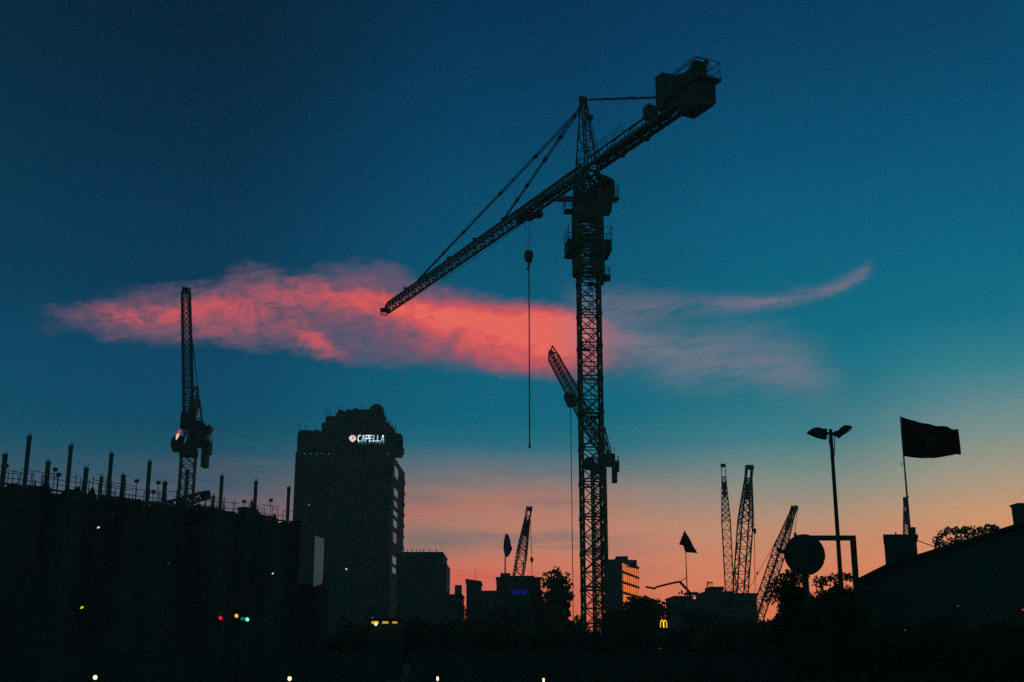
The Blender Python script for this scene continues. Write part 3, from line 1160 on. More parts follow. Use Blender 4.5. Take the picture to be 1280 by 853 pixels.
def cr(fx, fy, tx, ty, D, dt, w, label, hook=None, **k):
    f, t = at(fx, fy, D), at(tx, ty, D + dt)
    # let the boom run on down to the machine on the ground
    b = t + (f - t) * ((t.z - 2.2) / (t.z - f.z))
    hk = None
    if hook:
        hp = at(hook[0], hook[1], D + dt - .5)
        lo = at(hook[0] + .8, hook[2], D + dt - .5) if hook[2] else None
        hk = (hp, lo)
    return crawler_crane(b, t, w, label, hk, **k)


cr(648, 719, 661.5, 635, 240, -14, 1.75, 'lone lattice crawler crane boom beside the drooping flag', (664.5, 700, 718))
cr(912, 738, 904, 582, 250, -6, 1.7, 'near upright lattice boom tilting slightly left, left of the close pair', None, stay=False)
cr(925.5, 742, 936.5, 584, 240, -8, 2.25, 'thick near upright lattice boom tilting right, right of the close pair', (943, 664, 740))
cr(951, 758, 993, 634, 230, 10, 1.75, 'slanting slender lattice boom beside the round sign, hook hanging near its tip', (993.5, 669, None), n_scale=1.4)
cr(1133.5, 672, 1131, 623, 210, 0, 1.05, 'tip of a thin lattice boom sticking up behind the flagpole on the right', None, stay=False)

# ------------------------------------------------------------------ ground
m = MB()
NG = 48
rings = [4, 20, 50, 90, 150, 260, 500, 1000, 2500, 6000]
vs = [Vector((0, 0, 0))]
for r_ in rings:
    for k in range(NG):
        a = 2 * math.pi * k / NG
        vs.append(Vector((r_ * math.cos(a), r_ * math.sin(a), 0)))
fs = [(0, 1 + k, 1 + (k + 1) % NG) for k in range(NG)]
for i in range(len(rings) - 1):
    for k in range(NG):
        a, b = 1 + i * NG + k, 1 + i * NG + (k + 1) % NG
        fs.append((a, a + NG, b + NG, b))
m._add(vs, fs)
structure(m, 'ground', M['soil'])
m = MB()
m._add([(-200, 63, .004), (200, 63, .004), (200, 74, .004), (-200, 74, .004)], [(0, 1, 2, 3)])
structure(m, 'road', M['asphalt'])
m = MB()
for x in range(-60, 60, 6):
    m._add([(x, 68.4, .008), (x + 3, 68.4, .008), (x + 3, 68.55, .008), (x, 68.55, .008)], [(0, 1, 2, 3)])
structure(m, 'road_markings', M['paint'])
m = MB()
m.box((0, 74.1, .065), (400, .2, .13))
m.box((0, 62.9, .065), (400, .2, .13))
structure(m, 'kerb', M['concrete'])
m = MB()
m.box((0, 75.45, .055), (400, 2.5, .11))
m.box((0, 61.55, .055), (400, 2.5, .11))
structure(m, 'pavement', M['paving'])


# ------------------------------------------------------------------ unfinished building, left
def unfinished():
    a, b = at(-60, 603.8, 86.8), at(367, 655.5, 118.2)
    roof = (at(0, 612, 92).z + at(365, 655, 117.6).z) / 2
    p0 = Vector((a.x, a.y, 0))
    p1 = Vector((b.x, b.y, 0))
    d = (p1 - p0).normalized()
    L = (p1 - p0).length
    n = Vector((-d.y, d.x, 0))           # into the block
    W = 26.0
    root = thing('unfinished_building', p0, 'long dark concrete block under construction, bare columns standing on its sloping roof edge', 'building')

    def P(s, w, z):
        return p0 + d * s + n * w + ZU * z
    levels = [i * roof / 4 for i in range(1, 5)]
    for z in levels:
        m = MB()
        m.frame(P(L / 2, W / 2, z - .16), d * (L / 2), n * (W / 2), ZU * .16)
        part(m, 'floor_slab', M['concrete'], root)
    for i in range(9):
        s = .4 + (L - .8) * i / 8
        for w in (.5, 12.5):
            m = MB()
            for k in range(4):
                lo = levels[k - 1] if k else 0
                m.frame(P(s, w, (lo + levels[k] - .32) / 2), d * .27, n * .27, ZU * (levels[k] - .32 - lo) / 2)
            part(m, 'pier', M['concrete'], root)
    # debris netting over the face, sagging between the scaffold poles
    m = MB()
    cols, rows = 60, 12
    grid = []
    for j in range(rows + 1):
        for i in range(cols + 1):
            s = L * i / cols
            z = .4 + (roof - 1.0) * j / rows
            if j == rows:
                z = roof + rnd.choice([-.25, -.1, .1, .25, .4, .75]) + rnd.uniform(-.08, .08)
            grid.append(P(s, -.9 + .10 * math.sin(i * 1.7 + j * .8) + rnd.uniform(-.05, .05), z))
    k = len(grid)
    back = [g + n * .02 for g in grid]
    m._add(grid + back, [(j * (cols + 1) + i, j * (cols + 1) + i + 1, (j + 1) * (cols + 1) + i + 1, (j + 1) * (cols + 1) + i) for j in range(rows) for i in range(cols)] +
           [(k + j * (cols + 1) + i, k + (j + 1) * (cols + 1) + i, k + (j + 1) * (cols + 1) + i + 1, k + j * (cols + 1) + i + 1) for j in range(rows) for i in range(cols)])
    part(m, 'debris_netting', M['netting'], root)
    m = MB()
    for i in range(25):
        s = L * i / 24
        m.bar(P(s, -1.1, 0), P(s, -1.1, roof + rnd.choice([-.4, .3, .6])), .06)
    for j in range(1, 7):
        for i in range(24):
            if rnd.random() < .7:
                m.bar(P(L * i / 24, -1.1, roof * j / 7), P(L * (i + 1) / 24, -1.1, roof * j / 7), .06)
    part(m, 'scaffold', M['dark_steel'], root)

    # the bare columns: along the edge (tall in the picture) and a second line set back
    def s_of(px):
        s0, s1 = -5, L + 6
        for _ in range(50):
            mid = (s0 + s1) / 2
            q = P(mid, .6, roof) - Vector((0, 0, EYE))
            if 640 + F * q.x / (q.y * CP + q.z * SP) < px:
                s0 = mid
            else:
                s1 = mid
        return (s0 + s1) / 2

    def column_at(foot_px, top_px, top_py, w_in, wid):
        # foot under the top: the column is upright, so only its place along the row is needed
        s0, s1 = -8, L + 20
        for _ in range(50):
            mid = (s0 + s1) / 2
            q = P(mid, w_in, roof) - Vector((0, 0, EYE))
            if 640 + F * q.x / (q.y * CP + q.z * SP) < foot_px:
                s0 = mid
            else:
                s1 = mid
        q = P(s0, w_in, 0)
        top = at(top_px, top_py, q.y).z
        m = MB()
        h = wid / 2
        m.frame(P(s0, w_in, (roof + top) / 2), d * h, n * h, ZU * (top - roof) / 2)
        for a_ in (-h * .6, h * .6):      # starter bars
            for b_ in (-h * .6, h * .6):
                m.bar(P(s0 + a_, w_in + b_, top), P(s0 + a_ + rnd.uniform(-.03, .03), w_in + b_, top + rnd.uniform(.12, .35)), .03)
        m.frame(P(s0, w_in, top - .12), d * (h + .02), n * (h + .02), ZU * .1)
        part(m, 'column', M['concrete'], root)
    for fx, tx, ty in ((30, 36.5, 545), (83, 89.5, 557), (134.5, 140.5, 567), (183, 188.5, 577), (231, 235, 588), (274.5, 278.5, 595), (317.5, 320.5, 601.5), (359, 361.5, 609)):
        column_at(fx, tx, ty, .6, .24)
    for fx, tx, ty in ((1.5, 7.5, 568), (56, 60.5, 577), (104, 108.5, 585), (151, 154.5, 594), (203.5, 206, 602.5)):
        column_at(fx, tx, ty, 3.6, .28)
    for fx, tx, ty in ((123, 125, 596), (264.5, 265.5, 620), (313, 314, 627)):
        column_at(fx, tx, ty, 9, .22)
    # edge protection: thin posts, boards and stacked props on the roof
    for w, hh in ((.15, 1.3), (2.2, 1.9), (6.5, 2.2)):
        m = MB()
        m.bar(P(0, w, roof + .25), P(L, w, roof + .25), .05, .16)
        s = 0.0
        while s < L:
            st = rnd.uniform(.7, 1.5)
            h2 = hh * rnd.uniform(.7, 1.25)
            m.bar(P(s, w, roof), P(s + rnd.uniform(-.05, .05), w, roof + h2), .055)
            if rnd.random() < .8:
                m.bar(P(s, w, roof + hh * .55), P(s + st, w, roof + hh * .55), .05)
            if rnd.random() < .62:
                m.bar(P(s, w, roof + hh * .98), P(s + st, w, roof + hh * .98), .05)
            if rnd.random() < .12:
                m.frame(P(s, w, roof + h2 + .1), d * .14, n * .14, ZU * .14)
            s += st
        part(m, 'edge_railing', M['grey_steel'], root)
    for (s, w, ln, hh) in ((L * .03, 1.2, 3.0, .7), (L * .22, 1.4, 2.0, .55), (L * .45, 1.0, 2.6, .5), (L * .72, 1.6, 3.5, .8), (L * .86, 1.2, 2.0, 1.2), (L * .93, 1.4, 2.4, .7)):
        m = MB()
        kk = 4
        for i in range(kk):
            m.frame(P(s + rnd.uniform(-.1, .1), w, roof + hh * (i + .5) / kk), d * ln / 2 * rnd.uniform(.85, 1), n * .5, ZU * hh / kk * .45)
        part(m, 'board_stack', M['formwork'], root)
    # pale tarpaulin over the roof deck
    m = MB()
    q = []
    for i in range(17):
        s = L * (.60 + .36 * i / 16)
        for w, z in ((1.2, .5), (4.2, 1.0 + .2 * math.sin(i * 1.3)), (7.5, 1.3 + .15 * math.cos(i * 2.1))):
            q.append(P(s, w, roof + z + rnd.uniform(-.06, .06)))
    fs = []
    for i in range(16):
        for j in range(2):
            a0 = i * 3 + j
            fs.append((a0, a0 + 3, a0 + 4, a0 + 1))
    nq = len(q)
    m._add(q + [p - ZU * .03 for p in q], fs + [tuple(nq + i for i in reversed(f)) for f in fs])
    part(m, 'tarpaulin', M['pale_panel'], root)
    # lamps on the face
    for px, py, sz, mm, nm in ((123, 659.5, .13, 'cool_white', 'white work lamp'), (341, 717, .12, 'cool_white', 'white work lamp'), (103, 759.5, .16, 'yellow_lamp', 'yellow work lamp'), (211, 704.5, .05, 'sign_dim', 'faint work lamp')):
        s0 = None
        best = None
        for i in range(400):
            s = L * i / 399
            q = P(s, -1.35, 0)
            p = at(px, py, q.y)
            e = abs(p.x - q.x)
            if best is None or e < best[0]:
                best = (e, s, p.z)
        c = P(best[1], -1.35, best[2])
        m = MB()
        m.frame(c + n * .14, d * .2, n * .1, ZU * .16)
        m.bar(c + n * .1, c + n * .45, .06)
        hs = part(m, 'work_lamp', M['dark_steel'], root)
        m = MB()
        tl = .08 if nm.startswith(('yellow', 'white')) else 0
        m.prism([c + d * x + ZU * z for x, z in ((-sz, -sz * .4 - tl * .4), (sz * .4, -sz * .5), (sz, sz * .3 + tl * .4), (-sz * .2, sz * .5))], n * .03)
        part(m, 'lens', M[mm], hs, label='lit ' + nm)
    # end wall with a pale sheeted strip
    m = MB()
    e0 = at(404.5, 672, 121.5)
    e1 = at(404.5, 735, 121.5)
    x0 = at(391, 700, 119.5).x
    m.prism([(at(393.5, 672, 119.5).x, 119.5, e0.z), (e0.x, 121.5, e0.z - .1), (e0.x, 121.5, e1.z + 1.2), (at(401, 735, 121).x, 121, e1.z + .3), (at(391.5, 736, 119.5).x, 119.5, e1.z)], (.02, .3, 0))
    o = part(m, 'sheeted_strip', M['pale_panel'], root, label='pale blue sheeted strip at the far end')
    m = MB()
    m.box((at(398, 700, 123).x - .6, 123, 4.3), (2.6, 2.6, 8.6), -.3)
    part(m, 'stair_core', M['dark_cladding'], root)
    return root


unfinished()

# lattice jib section lying on the roof
m = MB()
a, b = at(176, 642, 106), at(256, 619.5, 112)
ax = (b - a).normalized()
sd_ = Vector((ax.y, -ax.x, 0)).normalized()
up = sd_.cross(ax)
up = up if up.z > 0 else -up
m.lattice(rect(a, sd_, up, .35, .35), rect(b, sd_, up, .35, .35), 12, .14, .09, 'Z')
m.frame(b + ax * .1, ax * .25, sd_ * .4, up * .4)
m.bar(b - ax * 1.6 - up * .4, Vector((b.x, b.y, 13.2)) - ax * 1.6, .16)
m.bar(a + ax * 1.6 - up * .4, Vector((a.x, a.y, 13.0)) + ax * 1.6, .16)
solo(m, 'conveyor_boom', M['dark_steel'], a, 'short inclined lattice conveyor poking up over the roof at the foot of the left crane', 'conveyor')


# ------------------------------------------------------------------ office tower with the lit sign
def tower():
    D = 350.0
    x0, x1 = at(368, 640, D).x, at(487.5, 640, D).x
    base = Vector(((x0 + x1) / 2, D, 0))
    root = thing('office_tower', base, 'dark stepped office tower with a lit white company sign near its top', 'building')

    def Z_(py):
        return at(430, py, D).z
    zc = Z_(566)
    dp = 42.0
    m = MB()
    # plan: front face, then the right side running back
    fx1 = x1
    sx = at(505, 640, D + dp).x
    plan = [(x0, D), (fx1, D), (sx, D + dp), (x0 + (sx - fx1), D + dp)]
    m.prism([Vector((x, y, 0)) for x, y in plan], (0, 0, zc))
    for i in range(1, 17):               # spandrel bands, proud of the face
        z = zc * i / 17
        m.box(((x0 + x1) / 2, D - .12, z), (x1 - x0 + .3, .3, .9))
    for i in range(11):
        x = x0 + (x1 - x0) * i / 10
        m.box((x, D - .2, zc / 2), (.7, .5, zc))
    wall = part(m, 'wall', M['dark_cladding'], root)
    m = MB()
    for i in range(17):
        z0 = zc * i / 17 + .5
        for j in range(10):
            xa = x0 + (x1 - x0) * j / 10 + .4
            xb = x0 + (x1 - x0) * (j + 1) / 10 - .4
            m.box(((xa + xb) / 2, D - .03, z0 + (zc / 17 - 1) / 2), (xb - xa, .08, zc / 17 - 1.0))
    part(m, 'glazing', M['glass'], wall)
    # stepped crown
    for pts in (((371, 371, 385, 391), (566, 537, 537, 566)),):
        pass

    def crown(px0, px1, py0, py1, y0, y1, nm='crown_block', mm='dark_cladding', ch=0):
        m = MB()
        xa, xb = at(px0, py0, D).x, at(px1, py0, D).x
        za, zb = Z_(py1), Z_(py0)
        y1 = min(y1, y0 + 7)
        if ch:
            m.prism([(xa, D + y0, za), (xb, D + y0, za), (xb, D + y0, zb - ch), (xb - ch * 1.3, D + y0, zb), (xa + ch, D + y0, zb), (xa, D + y0, zb - ch)], (0, y1 - y0, 0))
        else:
            m.box(((xa + xb) / 2, D + (y0 + y1) / 2, (za + zb) / 2), (xb - xa, y1 - y0, zb - za))
        return part(m, nm, M[mm], root)
    crown(371.5, 489, 538, 567, 1, 36, ch=.6)
    crown(371.5, 389, 535.5, 539, 3, 30, ch=.5)
    crown(391, 396, 535, 540, 3, 20)
    crown(401, 486, 527, 539.5, 2, 34)
    crown(405, 480, 518, 528, 3, 32, ch=.5)
    crown(417.5, 479, 511.5, 519, 3.5, 30, ch=.8)
    crown(421, 426, 509, 512, 4, 8)
    crown(430, 460, 508.6, 512, 4, 24)
    crown(440, 444, 506.8, 509, 4, 8)
    crown(485, 492, 532, 541, 2, 26, ch=1.2)
    crown(488, 501, 541, 567, 1.5, 34, ch=3.0)
    crown(498, 502.5, 556, 563, 1.5, 34, ch=1.0)
    # ball shaped rooftop dome
    m = MB()
    c = at(470.5, 514.8, D + 6)
    m.ball(c, 2.35, 18, 12)
    m.tube([c - ZU * 4, c], 2.2, 16)
    part(m, 'dome', M['dark_cladding'], root, smooth=True)
    # roof clutter
    m = MB()
    for px, h in ((374, 1.6), (382, 1.1), (408, 1.8), (412, 1.1), (423, 1.3), (452, 1.2), (485, 1.7), (487.5, 2.6), (490, 2.0), (493, 1.4), (494.5, 3.0), (496, 1.0)):
        top = {True: 535.5, False: 517}[px < 395]
        top = 533 + (px - 484) * .9 if px > 483 else (511 if px > 417 else top)
        p = at(px, top, D + 5)
        m.bar(p - ZU * 1, p + ZU * h, .18)
    part(m, 'aerials', M['dark_steel'], root)
    # row of small parapet lights
    for px in (381, 388, 396, 403, 411, 484.5):
        m = MB()
        p = at(px, 567.5, D - .8)
        m.box(p, (.32, .3, .2))
        part(m, 'parapet_lamp', M['sign_dim'], root)
    # lit windows up the right-hand side, in the side wall
    sdir = Vector((sx - fx1, dp, 0)).normalized()
    sn = Vector((sdir.y, -sdir.x, 0))
    zr = [(584, 3.3), (610, 2.3), (624.5, 1.6), (637, 1.5), (650, 2.2), (668, 3.3), (697, 2.3), (710, 1.7)]
    m = MB()
    for i in range(1, 17):
        z = zc * i / 17
        m.frame(Vector((fx1, D, z)) + sdir * dp * .5 + sn * .12, sdir * dp * .5, sn * .14, ZU * .5)
    part(m, 'side_spandrel', M['dark_cladding'], root)
    for k, (py, hh) in enumerate(zr):
        m = MB()
        p = Vector((fx1, D, Z_(py))) + sdir * 12.0 + sn * .3
        m.frame(p, sdir * 5.0, sn * .06, ZU * hh * .45)
        part(m, 'window', M['window_lit' if k not in (5, 2) else 'window_dim'], root, label='lit window in the side wall')
    # two stray lit windows on the front
    for px, py, mm in ((386.5, 631.5, 'orange_dim'), (433, 711.5, 'cool_white')):
        m = MB()
        p = at(px, py, D - .3)
        m.box(p, (.45, .2, .4))
        part(m, 'window', M[mm], root, label='small lit window on the dark front')
    # sign
    yF = D + 1.2
    sg = MB()
    o = at(437, 553, yF - .4)

    def W_(px, py):
        q = at(px, py, yF - .4)
        return q
    a = W_(447.3, 551.6)
    b = W_(479.5, 551.6)
    wd = b.x - a.x
    ht = W_(447, 544.6).z - a.z
    letters = {
        'C': [[(1, 1), (.25, 1), (0, .72), (0, .25), (.25, 0), (1, 0)]],
        'A': [[(0, 0), (.5, 1), (1, 0)]],
        'P': [[(0, 0), (0, 1), (.9, 1), (1, .8), (.9, .45), (.0, .45)]],
        'E': [[(1, 1), (0, 1), (0, 0), (1, 0)], [(0, .5), (.85, .5)]],
        'L': [[(0, 1), (0, 0), (1, 0)]],
        'H': [[(0, 0), (0, 1)], [(1, 0), (1, 1)], [(0, .5), (1, .5)]],
        'O': [[(0, 0), (0, 1), (1, 1), (1, 0), (0, 0)]],
        'D': [[(0, 0), (0, 1), (.7, 1), (1, .7), (1, .3), (.7, 0), (0, 0)]],
        'I': [[(.5, 0), (.5, 1)]],
        'N': [[(0, 0), (0, 1), (1, 0), (1, 1)]],
        'G': [[(1, .85), (1, 1), (0, 1), (0, 0), (1, 0), (1, .45), (.6, .45)]],
        'S': [[(1, 1), (0, 1), (0, .5), (1, .5), (1, 0), (0, 0)]],
    }

    def write(mb, text, origin, width, height, gap, st, slant=0.0):
        cw = (width - gap * (len(text) - 1)) / len(text)
        for i, ch in enumerate(text):
            for line in letters[ch]:
                pts = [origin + Vector((i * (cw + gap) + x * cw + slant * z * height, 0, z * height)) for x, z in line]
                for p, q in zip(pts, pts[1:]):
                    e = (q - p).normalized() * st * .35
                    mb.bar(p - e, q + e, .16, st, up=(0, 1, 0)) if False else mb.bar(p - e, q + e, .2, st, up=(0, 0, 1) if abs((q - p).z) < .9 * (q - p).length else (1, 0, 0))
    sgn = MB()
    sgn.box((base.x + 0.0, yF - .12, Z_(548)), (at(484, 548, yF).x - at(434, 548, yF).x, .16, .15))
    sgn.box((base.x + 0.0, yF - .12, Z_(552)), (at(484, 548, yF).x - at(434, 548, yF).x, .16, .15))
    sign = part(sgn, 'sign', M['dark_steel'], root)
    write(sg, 'CAPELLA', a, wd, ht, .4, .25, .08)
    part(sg, 'lettering', M['sign_white'], sign)
    sg = MB()
    a2, b2 = W_(447.8, 554.6), W_(480, 554.6)
    write(sg, 'HOLDINGS', a2, b2.x - a2.x, W_(447, 552.9).z - a2.z, .62, .10)
    part(sg, 'small_lettering', M['sign_dim'], sign)
    sg = MB()
    C_ = W_(440.5, 548.2)
    k = (W_(445, 548).x - C_.x)
    hexa = [(-1.0, .05), (-.55, .82), (.3, .95), (.9, .55), (1.0, -.3), (.0, -1.1), (-.55, -.6)]
    sg.prism([C_ + Vector((x * k, 0, z * k)) for x, z in hexa], (0, .2, 0))
    part(sg, 'emblem', M['emblem_pale'], sign)
    sg = MB()
    sg.prism([C_ + Vector((x * k, -.06, z * k)) for x, z in ((-.5, .74), (.28, .86), (.82, .5), (.9, -.2), (.55, .05), (.5, .38), (.1, .45))], (0, .05, 0))
    part(sg, 'emblem_fold', M['emblem_coral'], sign)
    sg = MB()
    sg.prism([C_ + Vector((x * k, -.08, z * k)) for x, z in ((-.08, .2), (.25, .28), (.3, .1), (.1, .04), (.06, -.3), (-.1, -.2))], (0, .06, 0))
    part(sg, 'emblem_mark', M['dark_steel'], sign)
    return root


tower()


# ------------------------------------------------------------------ other buildings of the skyline
def block(name, px0, px1, top, D, depth, label, cat, mm='dark_cladding', turn=0.0, floors=4, bays=4, lit=(), extras=(), roof_h=.35, windows=True):
    x0, x1 = at(px0, top, D).x, at(px1, top, D).x
    z = at((px0 + px1) / 2, top, D).z
    base = Vector(((x0 + x1) / 2, D, 0))
    root = thing(name, base, label, cat)
    w = x1 - x0
    m = MB()
    m.box(base + Vector((0, depth / 2, (z - roof_h) / 2)), (w, depth, z - roof_h))
    part(m, 'wall', M[mm], root)
    m = MB()
    m.box(base + Vector((0, depth / 2, z - roof_h / 2)), (w + .3, depth + .3, roof_h))
    part(m, 'roof', M['roof_sheet'], root)
    if windows:
        fh = (z - roof_h) / floors
        bw = w / bays
        for i in range(floors):
            for j in range(bays):
                c = base + Vector((-w / 2 + bw * (j + .5), -.02, fh * (i + .55)))
                m = MB()
                m.box(c, (bw * .62, .10, fh * .55))
                f = part(m, 'window', M['grey_steel'], root)
                m = MB()
                m.box(c - Vector((0, .06, 0)), (bw * .54, .03, fh * .46))
                part(m, 'pane', M['window_dim'] if (i, j) in lit else M['glass'], f)
    for e in extras:
        nm, ex0, ex1, et, eb, dy, dd, em = e
        m = MB()
        xa, xb = at(ex0, et, D + dy).x, at(ex1, et, D + dy).x
        za, zb = at(ex0, eb, D + dy).z, at(ex0, et, D + dy).z
        m.box(((xa + xb) / 2, D + dy + dd / 2, (za + zb) / 2), (xb - xa, dd, zb - za))
        part(m, nm, M[em], root)
    return root


b1 = block('apartment_block', 496.5, 553, 690, 318, 24, 'plain dark block beside the office tower, small lamps along its flat roof', 'building', 'dark_cladding', floors=9, bays=5, windows=True)
m = MB()
for i, px in enumerate((505, 509.5, 515, 521, 526, 529.5, 537, 545.5)):
    p = at(px, 690.5, 318.5)
    m.bar(p - ZU * .2, p + ZU * .55, .12)
    m.ball(p + ZU * .6, .2, 6, 4)
part(m, 'roof_lamps', M['dark_steel'], b1)
m = MB()
xa, xb = at(553, 705, 322).x, at(558.5, 705, 322).x
zt = at(555, 705, 322).z
m.box(((xa + xb) / 2, 331, zt / 2), (xb - xa, 18, zt))
part(m, 'stair_wing', M['render_wall'], b1)
block('low_house', 557.5, 577, 743, 260, 14, 'low flat roofed house with a box chimney, right of the plain dark block', 'building', 'render_wall', floors=3, bays=3,
      extras=(('chimney', 568.5, 576.5, 731.5, 744, 3, 4, 'brick_wall'),))
b = block('narrow_house', 583, 600.5, 727.5, 255, 12, 'narrow tall house with a slanting roof edge and thin aerial, near the skyline centre', 'building', 'render_wall', floors=4, bays=2)
m = MB()
xa, xb = at(583, 727, 255).x, at(600.5, 727, 255).x
za, zb, zc_ = at(590, 727.3, 255).z, at(583, 723.8, 255).z, at(600, 726.5, 255).z
m.prism([(xa - .2, 254.8, za), (xb + .2, 254.8, za), (xb + .2, 254.8, zc_), (xa - .2, 254.8, zb)], (0, 12.3, 0))
part(m, 'sloping_parapet', M['dark_cladding'], b)
m = MB()
p = at(594.5, 725, 256)
m.bar(p - ZU * .5, p + ZU * 2.2, .08)
part(m, 'aerial', M['dark_steel'], b)
b = block('shop_building', 620.5, 676, 721.5, 245, 18, 'wide flat roofed building with a small blue lit sign, below the drooping flag', 'building', 'dark_cladding', floors=3, bays=6,
          extras=(('stair_head', 625.5, 638, 716.5, 723, 2, 6, 'render_wall'), ('parapet', 638, 668, 719.8, 722, .5, .5, 'render_wall')))
m = MB()
p = at(648.5, 740.5, 244.2)
m.tube([p - Vector((1.6, 0, 0)), p + Vector((1.6, 0, 0))], .42, 10)
sg = part(m, 'sign', M['blue_lamp'], b, label='glowing blue sign')
block('long_shed', 598, 623, 738.5, 250, 16, 'low shed with a gently sloping roof left of the building with the blue sign', 'building', 'brick_wall', floors=2, bays=3)


def orange_tower():
    D = 300.0
    c = at(777, 702, D)
    dv = dirv(14.6)
    wv = Vector((-1, 0, 0))
    z = c.z
    base = Vector((c.x, D, 0))
    L = 27.5
    W = c.x - at(760, 702, D).x
    root = thing('glass_office_block', base, 'office block whose banded glass side is tinted orange to deepen the reflected sunset', 'building')
    m = MB()
    o = Vector((c.x, D, 0))
    plan = [o, o + dv * L, o + dv * L + wv * W, o + wv * W]
    m.prism(plan, (0, 0, z))
    part(m, 'wall', M['dark_cladding'], root)
    sn = Vector((dv.y, -dv.x, 0))
    fl = 9
    fh = z / (fl + .5)
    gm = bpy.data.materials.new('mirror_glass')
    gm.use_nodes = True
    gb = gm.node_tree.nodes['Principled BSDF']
    gb.inputs['Base Color'].default_value = (.95, .33, .045, 1)  # sunset orange put into the glass colour, deepening the real reflection
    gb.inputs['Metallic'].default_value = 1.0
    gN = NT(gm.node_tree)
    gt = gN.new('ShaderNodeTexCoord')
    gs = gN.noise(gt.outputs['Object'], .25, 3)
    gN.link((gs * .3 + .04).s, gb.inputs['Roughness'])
    for i in range(1, fl + 1):
        m = MB()
        z0 = fh * i - fh * .28
        m.frame(o + dv * L / 2 + sn * .05 + ZU * (z0 + fh * .27), dv * (L / 2 - .3), sn * .04, ZU * fh * .37)
        g = part(m, 'window_band', gm, root)
        m = MB()
        for j in range(9):
            m.frame(o + dv * (1.5 + (L - 3) * j / 8) + sn * .11 + ZU * (z0 + fh * .27), dv * .1, sn * .03, ZU * fh * .37)
        part(m, 'mullions', M['dark_steel'], g)
        m = MB()
        m.frame(o + dv * L / 2 + sn * .08 + ZU * (z0 - fh * .23), dv * (L / 2), sn * .05, ZU * fh * .115)
        part(m, 'spandrel', M['dark_cladding'], root)
    m = MB()
    m.frame(o + dv * L * .5 + wv * W * .5 + ZU * (z + .25), dv * (L * .5 + .15), wv * (W * .5 + .15), ZU * .25)
    part(m, 'roof', M['roof_sheet'], root)
    m = MB()
    a, b = at(771, 697, D + 6), at(785, 697, D + 6)
    m.box(((a.x + b.x) / 2, D + 9, (z + a.z) / 2 + .2), (b.x - a.x, 6, a.z - z + .2))
    part(m, 'plant_room', M['dark_cladding'], root)
    m = MB()
    a, b = at(783, 701.5, D + 14), at(796, 701.5, D + 14)
    m.box(((a.x + b.x) / 2, D + 17, z + .5), (b.x - a.x, 6, 1.8))
    part(m, 'lift_room', M['dark_cladding'], root)
    m = MB()
    for j in range(8):
        zz = z * (j + .6) / 8.6
        m.box((c.x - W / 2, D - .04, zz), (W * .5, .1, z / 8.6 * .4))
    part(m, 'stair_window', M['glass'], root)


orange_tower()
block('flat_roof_house', 843.5, 866, 745, 235, 14, 'flat roofed house with little roof posts, right of the round bushy tree', 'building', 'render_wall', floors=3, bays=3,
      extras=(('roof_post', 851.5, 853.5, 738, 743, 2, .5, 'dark_steel'), ('roof_post', 848.5, 849.8, 740, 743, 2, .5, 'dark_steel'), ('stair_head', 859, 873, 740.2, 743, 3, 5, 'render_wall')))
b = block('terrace_house', 883.5, 917, 739, 228, 14, 'dark house with a broken aerial frame on its roof, under the two upright booms', 'building', 'render_wall', floors=3, bays=4,
          extras=(('stair_head', 887, 905, 733.5, 738, 2, 6, 'dark_cladding'),))
m = MB()
p = at(884.5, 727.5, 229)
m.bar(at(884, 734, 229), p, .22)
m.bar(p, at(890.5, 729, 229), .2)
m.bar(at(887.5, 733, 229), at(887.6, 728.5, 229), .12)
m.bar(at(890, 733, 229), at(890.5, 728, 229), .12)
part(m, 'aerial_frame', M['dark_steel'], b)
block('square_house', 921.5, 945.5, 741.5, 222, 12, 'small square house at the foot of the thick upright boom', 'building', 'render_wall', floors=3, bays=3,
      extras=(('pole', 918.6, 919.4, 716, 760, 1, .15, 'dark_steel'),))
block('back_house', 866, 885, 749, 250, 12, 'low house wall between two taller dark houses on the skyline', 'building', 'brick_wall', floors=2, bays=2)


# ------------------------------------------------------------------ flags
def flag_cloth(mb, pts_top, pts_bot, rows, wave, Y):
    """cloth between an upper and a lower outline (same count), with folds in depth"""
    n = len(pts_top)
    vs = []
    for j in range(rows + 1):
        t = j / rows
        for i in range(n):
            p = at(*pts_top[i], Y).lerp(at(*pts_bot[i], Y), t)
            p = p + Vector((0, wave * i / n * math.sin(i * .9 + t * 1.5), 0))
            vs.append(p)
    k = len(vs)
    fs = [(j * n + i, j * n + i + 1, (j + 1) * n + i + 1, (j + 1) * n + i) for j in range(rows) for i in range(n - 1)]
    mb._add(vs + [v + Vector((0, .012, 0)) for v in vs], fs + [tuple(k + q for q in f[::-1]) for f in fs])
    return vs


def resample(pts, n):
    ln = [0]
    for a, b in zip(pts, pts[1:]):
        ln.append(ln[-1] + math.hypot(b[0] - a[0], b[1] - a[1]))
    o = []
    for i in range(n):
        t = ln[-1] * i / (n - 1)
        for k in range(len(pts) - 1):
            if t <= ln[k + 1] + 1e-9:
                f = (t - ln[k]) / max(1e-9, ln[k + 1] - ln[k])
                o.append((pts[k][0] + (pts[k + 1][0] - pts[k][0]) * f, pts[k][1] + (pts[k + 1][1] - pts[k][1]) * f))
                break
    return o


